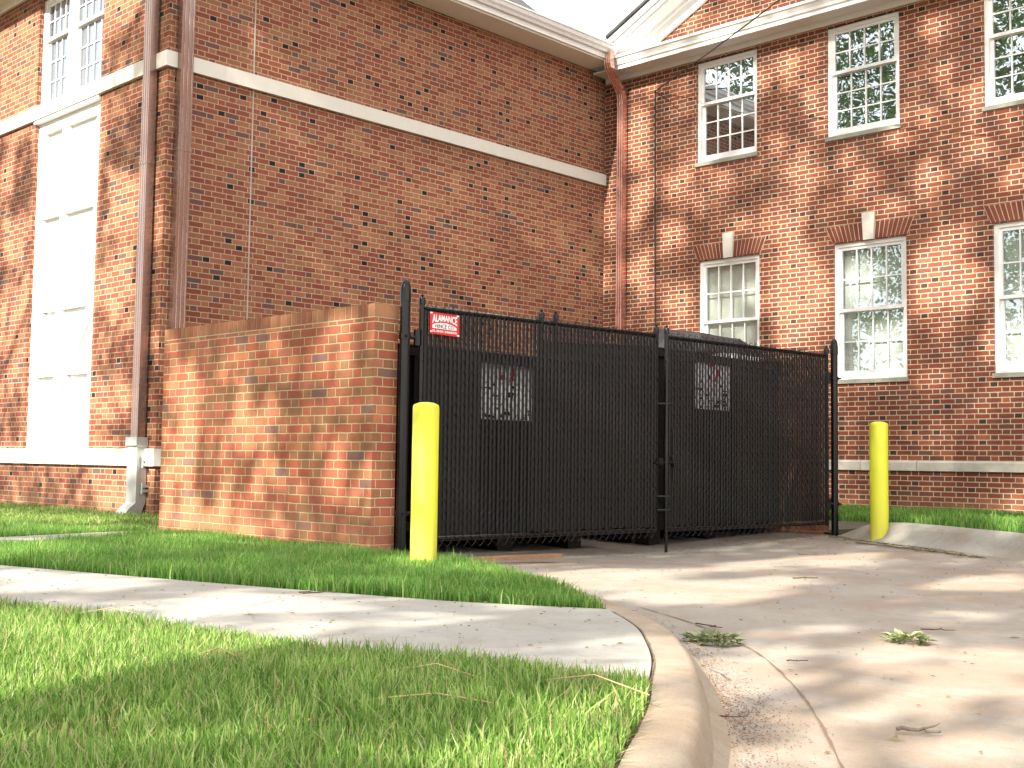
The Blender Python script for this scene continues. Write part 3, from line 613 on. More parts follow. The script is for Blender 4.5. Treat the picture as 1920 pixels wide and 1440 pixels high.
gl_ = leaf(.155, 2.765, [1.37, 1.53], "left leaf of the black slatted chain link gate, carrying the red sign", 0.0, 1)
gr_ = leaf(2.905, 5.39, [], "right leaf of the black slatted chain link gate, next to the right bollard", 5.53, -1)
# bars and latch at the meeting stiles
dr = MB(); dr.tube([G(2.84, 1.62, .062), G(2.84, -.07, .062)], .014, 8); dr.lathe(G(2.84, 1.62, .062), [(.018, -.01), (.018, .012), (.004, .022)], 10); dr.build("drop_rod", M_black, gl_, smooth=True)
lt = MB(); lt.tube([G(2.70, .72, .05), G(2.98, .72, .05)], .011, 8); lt.box(G(2.74, .70, .02), G(2.80, .76, .06)); lt.tube([G(2.84, .66, .06), G(2.84, .76, .06), G(2.92, .78, .055), G(2.96, .68, .055)], .009, 6); lt.build("latch", M_black, gl_, smooth=True)
for z in (1.24, .30, .42): MB().tube([G(2.765, z, .0), G(2.80, z, .045), G(2.87, z, .078), G(2.885, z, .05)], .010, 6).build("rod_guide", M_black, gl_, smooth=True)
MB().tube([G(2.96, .55, .035), G(2.96, 1.02, .035)], .008, 6).build("latch_bar", M_black, gr_, smooth=True)

# ---- red sign with lettering
def text_mesh(txt, bold=.0):
    cu = bpy.data.curves.new("txt", 'FONT'); cu.body = txt; cu.offset = bold; cu.resolution_u = 3
    ob = bpy.data.objects.new("txt", cu); C.objects.link(ob); dg = bpy.context.evaluated_depsgraph_get(); me = bpy.data.meshes.new_from_object(ob.evaluated_get(dg))
    bm = bmesh.new(); bm.from_mesh(me); bmesh.ops.subdivide_edges(bm, edges=[e for e in bm.edges if e.calc_length() > .15], cuts=2, use_grid_fill=True); bmesh.ops.triangulate(bm, faces=bm.faces)
    V = np.array([v.co[:] for v in bm.verts]); F = [[v.index for v in f.verts] for f in bm.faces]; bm.free()
    bpy.data.objects.remove(ob); V = V[:, :2]; V -= V.min(0); V /= V.max(0); return V, F
SS0, SS1, SZ0, SZ1 = .190, .470, 1.655, 1.818; SO = .052
sg = thing("fence_company_sign", G(.33, 1.65, SO), "small red and white company sign wired to the top left of the gate", "sign")
def SG(u, v, o=0): # u,v in 0..1, slight downward tilt to the right
    return G(SS0 + (SS1-SS0)*u, SZ0 + (SZ1-SZ0)*v - .006*u, SO + o)
MB().prism([SG(0, 0), SG(1, 0), SG(1, 1), SG(0, 1)], GN * .003).build("plate", M_red, sg)
mb = MB(); N = 24; top = lambda u: .40 + .14*math.sin(math.pi*u)**.9 + .03*(1-u)
V = []
for k in range(N+1): u = k/N; V += [SG(.08+.82*u, .27, .0042), SG(.08+.82*u, .27 + (top(u)-.27)*1.0, .0042)]
mb.add(V, [(2*k, 2*k+2, 2*k+3, 2*k+1) for k in range(N)])
for u, v in ((.0, .93), (.90, .93), (.92, .02), (.0, .08)): mb.add([SG(u, v, .0045), SG(u+.08, v, .0045), SG(u+.08, v+.06, .0045), SG(u, v+.06, .0045)], [(0, 1, 2, 3)])
mb.build("white_field", M_wht, sg)
def put_text(txt, fn, mat, name, bold=.0):
    V, F = text_mesh(txt, bold); mb = MB(); mb.add([SG(*fn(a, b), .0056) for a, b in V], F); mb.build(name, mat, sg)
put_text("ALAMANCE", lambda a, b: (.07+.85*a, (.46+.145*math.sin(math.pi*a)**.9 + .02) * (1-b) + .91*b), M_wht, "lettering", .03)
put_text("FENCE CO.", lambda a, b: (.17+.66*a, .30 + (.13+.07*math.sin(math.pi*a))*b), M_black, "lettering", .02)
put_text("TEL. 228-6241  BURLINGTON", lambda a, b: (.07+.84*a, .10+.10*b), M_wht, "lettering", .03)

# ---- dumpsters
def dumpster(y0, y1, x, z1, label, stick, lid):
    t = thing("dumpster", (x-.8, (y0+y1)/2, 0), label, "dumpster", None)
    mb = MB(); xb = x - 1.35
    mb.prism([(x, y0, .16), (x+.0, y0, z1), (xb, y0, z1+.12), (xb, y0, .16)], (0, y1-y0, 0)); 
    for k in range(5): y = y0 + .1 + (y1-y0-.2)*k/4; mb.box((x, y-.03, .2), (x+.035, y+.03, z1-.02)) if stick is None or not (stick[0]-.05 < y < stick[1]+.05) else None
    mb.box((x, y0, z1-.07), (x+.05, y1, z1-.001)); mb.box((x, y0, .16), (x+.04, y1, .23)); mb.build("body", M_dump, t)
    mb = MB()
    for y in (y0+.25, (y0+y1)/2, y1-.3): mb.box((xb+.05, y-.09, -.08), (x-.05, y+.09, .159))
    mb.box((x-.12, y0+.1, .08), (x-.02, y1-.1, .158)); mb.build("skid", M_dump, t)
    mb = MB(); N = 10; V = []
    for i in range(N+1):
        u = i/N
        for k in range(7):
            v = k/6; y = y0 - .03 + (y1-y0+.06)*u; bulge = lid*math.sin(math.pi*min(1, v*1.1+.05)) * min(1, max(0, (u-.30)/.2)) * (1 - .55*max(0, (u-.8)/.2)) * (1 + .12*((i*7+k*3) % 5 - 2)/2); V.append((x+.06-1.45*v, y, z1+.012+.12*v+bulge*(.9 if (i+k) % 3 else 1.1)))
    for i in range(N+1):
        for k in range(7): p = V[i*7+k]; V.append((p[0], p[1], p[2]-.008))
    h = (N+1)*7; F = [(i*7+k, i*7+k+1, (i+1)*7+k+1, (i+1)*7+k) for i in range(N) for k in range(6)]; F += [tuple(j+h for j in f_)[::-1] for f_ in F]
    F += [(i*7, (i+1)*7, (i+1)*7+h, i*7+h) for i in range(N)]; mb.add(V, F); mb.build("lid", M_lid, t)
    if stick:
        a, b, c_, d = stick; mb = MB(); mb.box((x+.004, a, c_), (x+.008, b, d)); s_ = mb.build("sticker", M_decal, t); yc = (a+b)/2; w_ = b-a; h_ = d-c_
        mb = MB(); zc = c_ + h_*.78
        for (dy, dz, w2, h2) in ((-.05, .05, .05, .02), (.0, .02, .02, .05), (.08, -.02, .03, .05), (-.06, -.07, .03, .03), (.05, -.08, .03, .03)): mb.add([(x+.0095, yc+dy-w2, zc+dz-h2), (x+.0095, yc+dy+w2, zc+dz-h2*.4), (x+.0095, yc+dy+w2*.8, zc+dz+h2), (x+.0095, yc+dy-w2*.7, zc+dz+h2*.6)], [(0, 1, 2, 3)])
        mb.build("red_symbol", M_red, s_); mb = MB()
        for j in range(26):
            zz_ = c_ + h_*rng.uniform(.0, .52); yy_ = rng.uniform(a, b-.05); ww = rng.uniform(.02, .11); hh = rng.uniform(.008, .035); yb = min(yy_+ww, b-.004); mb.add([(x+.0092+.0001*j, yy_, zz_+.002), (x+.0092+.0001*j, yb, zz_+.003), (x+.0092+.0001*j, yb-.006, zz_+hh), (x+.0092+.0001*j, yy_+.008, zz_+hh*.9)], [(0, 1, 2, 3)])
        mb.build("black_print", M_black, s_)
    return t
dumpster(6.15, 8.55, -7.08, 1.60, "black dumpster behind the left gate leaf, lower of the two", (6.98, 7.60, 1.06, 1.63-.02), .03)
dumpster(8.95, 11.32, -6.90, 1.80, "black dumpster behind the right gate leaf, its lid showing above the gate", (9.78, 10.40, 1.26, 1.76), .27)
MB().box((-6.30, 6.05, .004), (-6.20, 7.0, .03)).build
t = MB(); t.prism([(-6.15, 5.98, .003), (-6.08, 5.96, .003), (-5.95, 6.75, .003), (-6.02, 6.76, .003)], (0, 0, .025)); o = t.build("wooden_board", M_wood, None, loc=(-6.1, 6.0, 0)); tag(o, "narrow weathered board lying on the concrete under the left gate leaf", "board")

# ---- bollards
def bollard(x, y, z, h, r, label):
    t = thing("bollard", (x, y, z), label, "bollard", "yellow bollards guarding the gate")
    MB().lathe((x, y, z-.1), [(r*1.0, 0), (r, h+.07), (r*.985, h+.083), (r*.93, h+.094), (r*.6, h+.106), (r*.3, h+.110), (.003, h+.111)], 36).build("sleeve", M_yel, t, smooth=True)
    MB().lathe((x, y, z), [(r*.8, -.3), (r*.8, .0)], 20).build("pipe", M_black, t, smooth=True)
bollard(-5.81, 5.235, .02, 1.055, .0865, "yellow bollard in the grass in front of the left gate post")
bollard(-5.485, 10.83, .0, 1.135, .0865, "yellow bollard set into the sloping kerb by the older building")

# ================================================================== grass
def pip(px, py, poly):
    c_ = np.zeros(len(px), bool); n = len(poly); j = n - 1
    for i in range(n):
        xi, yi = poly[i]; xj, yj = poly[j]
        with np.errstate(divide='ignore', invalid='ignore'):
            hit = ((yi > py) != (yj > py)) & (px < (xj-xi)*(py-yi)/(yj-yi+1e-12) + xi)
        c_ ^= hit; j = i
    return c_
def blades(name, poly, n, zf, hmin, hmax, wd, mat, label, excl=[], lean=.45, dens=None):
    P = np.array(poly); lo, hi = P.min(0), P.max(0); X = []; Y = []; got = 0
    while got < n:
        x = rng.uniform(lo[0], hi[0], n); y = rng.uniform(lo[1], hi[1], n); k = pip(x, y, poly)
        for e in excl: k &= ~pip(x, y, e)
        if dens is not None: k &= rng.random(n) < dens(x, y)
        X.append(x[k]); Y.append(y[k]); got += int(k.sum())
        if len(X) > 60: break
    x = np.concatenate(X)[:n]; y = np.concatenate(Y)[:n]; n = len(x); z = zf(x, y)
    patch = .5 + .5*np.sin(x*3.1 + 1.3*np.sin(y*2.3)) * np.sin(y*3.7 + x*1.1)
    h = rng.uniform(hmin, hmax, n) * (.65 + .6*patch) * np.where(rng.random(n) < .02, 1.35, 1)
    straw = rng.random(n) < .05
    a = rng.uniform(0, 2*np.pi, n); b = a + rng.normal(0, .6, n) + np.pi/2; ln = np.abs(rng.normal(0, lean, n)) * h + np.where(straw, h*1.2, 0); h = np.where(straw, h*.45, h)
    w_ = wd * rng.uniform(.6, 1.3, n)/2; wx, wy = np.cos(a)*w_, np.sin(a)*w_; lx, ly = np.cos(b)*ln, np.sin(b)*ln
    V = np.empty((n, 6, 3)); 
    for j, (f, wf, zf_) in enumerate(((0, 1, -.01/1), (.28, .9, .55), (1, .12, 1.0))):
        V[:, 2*j, 0] = x + lx*f - wx*wf; V[:, 2*j, 1] = y + ly*f - wy*wf; V[:, 2*j+1, 0] = x + lx*f + wx*wf; V[:, 2*j+1, 1] = y + ly*f + wy*wf
        V[:, 2*j, 2] = z + h*zf_ - (.01 if j == 0 else 0); V[:, 2*j+1, 2] = V[:, 2*j, 2]
    b0 = (np.arange(n)*6)[:, None]; F = np.concatenate([b0 + np.array([[0, 1, 3, 2]]), b0 + np.array([[2, 3, 5, 4]])])
    o = rawmesh(name, V.reshape(-1, 3), F, mat); return tag(o, label, "grass", kind='stuff')
zgv = lambda x, y: .03 + .1*np.clip((5.2-y)/2.6, 0, 1)
kbk = [(p[0]-.01, p[1]) for p in kb]
near = [(-12, -1.2), (-12, .75), (-7, 1.52), (-4.73, 1.93), (-3.94, 2.06), (-3.34, 2.16), (-2.84, 2.27), (-2.36, 2.37), (-1.92, 2.49)] + [tuple(p) for p in kbk[::-1] if .4 < p[1] < 2.48] + [(-.6, .4), (-1.2, .2), (-3, -.6)]
dn = lambda x, y: np.clip(1.25 - .16*np.hypot(x+1.5, y-1.5), .12, 1) * np.where((np.sin(x*5.3+2*np.sin(y*4.1))*np.sin(y*6.1+x) > .55), .35, 1.0)
blades("grass", near, 240000, zgv, .020, .066, .0046, M_grass, "short bright green lawn in the foreground, patched with straw", dens=dn)
mid = [(-12, 1.30), (-8, 2.27), (-6.19, 2.77), (-5.32, 3.07), (-4.54, 3.35), (-3.84, 3.64), (-3.50, 3.88), (-3.31, 4.05), (-3.99, 4.53), (-4.78, 5.02), (-5.59, 5.39), (-6.3, 5.55), (-6.76, 5.565), (-9.72, 5.565), (-12, 5.0)]
fp = [(-7.4, 2.3), (-7.90, 3.40), (-9.45, 5.45), (-9.80, 5.6), (-9.88, 5.3), (-8.80, 3.68), (-8.2, 2.4)]
blades("grass", mid, 170000, zgv, .022, .080, .0055, M_grass2, "taller grass strip between the sidewalk and the brick screen wall", excl=[fp, [(-5.93, 5.22), (-5.72, 5.33), (-5.58, 5.12), (-5.76, 5.02)]], dens=lambda x, y: np.clip(1.3+.11*(x+3), .25, 1))
blades("grass", [(p[0]+.0, p[1]-.03) if i < 8 else p for i, p in enumerate(mid)], 6000, zgv, .05, .11, .0055, M_grass, "sparse tall seed grass rising above the middle strip", excl=[fp])
farl = [(-20, 3.2), (-12, 5.0), (-9.85, 5.5), (-9.72, 5.75), (-9.72, 7.4), (-12.6, 7.15), (-20, 7.15)]
blades("grass", farl, 42000, zgv, .02, .06, .009, M_grass, "sunlit grass along the foot of the new wing", excl=[fp])
rt = [(-6.62, 11.60), (-6.20, 11.36), (-6.02, 11.40), (-5.82, 11.34), (-5.40, 11.06), (-4.7, 10.70), (-3.8, 10.08), (-3.0, 9.35), (-1.5, 9.35), (-1.5, 15.2), (-8.5, 15.2), (-8.5, 12.2)]
blades("grass", rt, 60000, lambda x, y: .165 - .08*np.clip((y-10.6)/4.6, 0, 1), .06, .12, .010, M_grass2, "dark green grass between the right kerb and the older building")

# ================================================================== litter
def twig(pts, r, mat, label, side=True):
    c_ = pts[0]; mb = MB(); r = r*.62; mb.tube(pts, [r*(1.15-.5*i/(len(pts)-1)) for i in range(len(pts))], 7)
    if side and len(pts) > 2:
        a = Vector(pts[len(pts)//2]); d = Vector((random.uniform(-1, 1), random.uniform(-1, 1), .25)).normalized(); mb.tube([a, a + d*r*5, a + d*r*8 + Vector((0, 0, r))], [r*.6, r*.45, r*.2], 5)
    o = mb.build("twig", mat, None, smooth=True, loc=c_); return tag(o, label, "twig", "twigs fallen on the concrete")
def wpts(a, b, z, n=6, k=.012): 
    a = np.array(a); b = np.array(b); return [(*(a + (b-a)*i/(n-1) + rng.normal(0, k*1.3, 2)*(0 < i < n-1)), z + abs(rng.normal(0, .002))) for i in range(n)]
twig(wpts((-1.49, 3.03), (-1.395, 3.085), .012, 8, .006), .0085, M_twig2, "thick knobbly grey twig on the driveway, nearest the bottom right corner")
twig(wpts((-6.27, 2.95), (-6.10, 3.09), .142, 7, .010), .013, M_twig2, "thick dark stick on the sidewalk near the left edge")
twig(wpts((-4.27, 3.13), (-4.17, 3.25), .130, 6, .012), .006, M_twig, "forked thin twig in the middle of the sidewalk")
twig(wpts((-1.93, 2.80), (-1.85, 2.88), .010, 7, .006), .0035, M_twig, "thin crooked twig in the gutter below the kerb")
twig(wpts((-3.08, 4.38), (-2.93, 4.36), .010, 7, .012), .005, M_twig, "reddish twig on the joint beside the kerb")
twig(wpts((-2.28, 3.80), (-2.23, 3.86), .010, 5, .008), .004, M_twig, "small dark twig on the driveway between the two leafy sprigs")
twig(wpts((-2.33, 4.97), (-2.22, 5.06), .010, 6, .010), .004, M_twig, "thin twig on the driveway behind the right leafy sprig")
twig(wpts((-3.93, 6.62), (-3.83, 6.75), .010, 6, .010), .007, M_twig, "dark twig on the sunlit part of the driveway")
twig(wpts((-5.0, 8.5), (-4.88, 8.62), .006, 6, .012), .008, M_twig, "twig on the driveway in front of the right gate leaf")
def sprig(cx, cy, n, rad, label):
    t = thing("leafy_sprig", (cx, cy, 0), label, "leaf sprig", "broken leafy sprigs on the driveway"); V = []; F = []
    for k in range(n):
        a = rng.uniform(0, 2*np.pi); rr = rad*np.sqrt(rng.random()); p = Vector((cx+rr*math.cos(a)*1.35, cy+rr*math.sin(a)*.8, .006+.035*rng.random()*(1-rr/rad*.6)))
        d = Vector((math.cos(a+rng.normal(0, .7)), math.sin(a+rng.normal(0, .7)), rng.uniform(-.1, .5))).normalized(); s_ = d.cross(Vector((0, 0, 1))).normalized(); u_ = s_.cross(d); L = rng.uniform(.035, .06); w_ = L*.26; c0 = len(V)
        V += [p, p+d*L*.45+s_*w_+u_*w_*.5, p+d*L, p+d*L*.45-s_*w_+u_*w_*.5, p+d*L*.5]; F += [(c0, c0+1, c0+4), (c0+1, c0+2, c0+4), (c0+2, c0+3, c0+4), (c0+3, c0, c0+4)]
    V = [tuple(v) for v in V]; mb = MB(); mb.add(V, F); mb.build("leaves", M_fleaf, t)
    mb = MB(); mb.tube([(cx-rad, cy-.01, .008), (cx, cy, .016), (cx+rad*.9, cy+.02, .01)], .003, 6); mb.build("stem", M_twig, t)
sprig(-2.73, 4.00, 110, .078, "flattened sprig of green oak leaves lying on the gutter joint by the kerb")
sprig(-2.22, 4.62, 80, .062, "pale curled sprig of leaves lying in the sun on the driveway")
def specks(name, n, fn, mat, size, label):
    V = []; F = []
    for k in range(n):
        x, y, z = fn(); a = rng.uniform(0, 6.28); L = size*rng.uniform(.4, 1.5)*(1.8 if rng.random() < .10 else 1); w_ = min(L*.35, size*.35); dx, dy = math.cos(a), math.sin(a); c0 = len(V)
        V += [(x-dx*L, y-dy*L, z+.001), (x-dy*w_, y+dx*w_, z+.003+size*.25*rng.random()), (x+dx*L, y+dy*L, z+.002), (x+dy*w_, y-dx*w_, z+.001)]; F += [(c0, c0+1, c0+2, c0+3)]
    o = rawmesh(name, np.array(V), np.array(F), mat); return tag(o, label, "litter", kind='stuff')
def fdrive():
    while True:
        y = rng.uniform(2.2, 11.0); x = rng.uniform(-6.1, .5); 
        bx = np.interp(y, [p[1] for p in kb[24:]], [p[0] for p in kb[24:]]) if y < 5.5 else -6.2
        if x > bx + .26 and (x < -3.4 or y < 9.3 - .0*x): return x, y, dip(x, y) + .003
def fwalk():
    while True:
        t = rng.random(); i = rng.uniform(.1, 1); a = lerp2(SWF, i); b = lerp2(SWB, i); x, y = a[0]*(1-t)+b[0]*t, a[1]*(1-t)+b[1]*t; return x, y, zg(y) + .009
specks("leaf_litter", 700, fdrive, M_dleaf, .011, "small dead leaves, catkins and bark scattered over the driveway")
specks("leaf_litter", 230, fwalk, M_dleaf, .011, "small brown leaf bits scattered over the sidewalk")
def fkr():
    t = rng.random(); P = [(-6.15, 11.1), (-5.62, 10.60), (-5.25, 10.40), (-4.83, 10.12), (-4.35, 9.80), (-3.92, 9.48)]; p = lerp2(P, t); return p[0]+rng.normal(0, .03), p[1]+rng.normal(0, .05)-.04, .005
specks("leaf_litter", 420, fkr, M_dleaf, .02, "drift of dry brown leaves along the foot of the right kerb and gate post")
def fgate():
    s = rng.uniform(.3, 5.4); o_ = rng.normal(0, .14); p = G(s, 0, o_); return p[0], p[1], dip(p[0], p[1]) + .004
specks("leaf_litter", 260, fgate, M_dleaf, .012, "dry leaf litter caught beneath the gate")
blades("grass", near, 60000, lambda x, y: zgv(x, y)-.002, .008, .02, .004, M_straw, "flat dead thatch lying between the blades of the near lawn", lean=3.2, dens=lambda x, y: np.where(np.sin(x*4.1+2*np.sin(y*3.3))*np.sin(y*5.1+x*1.7) > -.1, 1.0, .3))
def fgut():
    while True:
        y = rng.uniform(2.3, 4.6); bx = np.interp(y, [p[1] for p in kb[24:]], [p[0] for p in kb[24:]]); x = bx + .24 + abs(rng.normal(0, .11)); 
        if rng.random() < .25 + .75*math.exp(-((y-3.0)/.35)**2) : return x, y, .003
specks("silt", 2600, fgut, M_silt, .0034, "brown silt and grit washed along the gutter beside the kerb")
# strands of dead straw in the near lawn
mb = MB()
for (x, y) in [(-3.9, 1.95), (-2.35, 2.0), (-2.1, 1.75), (-2.9, 1.8), (-2.0, 2.2)]:
    a = rng.uniform(-.5, .9); L = rng.uniform(.12, .3); mb.tube([(x, y, zg(y)+.04), (x+.5*L*math.cos(a), y+.5*L*math.sin(a), zg(y)+.055+.02*rng.random()), (x+L*math.cos(a), y+L*math.sin(a), zg(y)+.04)], .0017, 4)
tag(mb.build("straw", M_straw), "long pale straw stalks lying in the near lawn", "straw", kind='stuff')

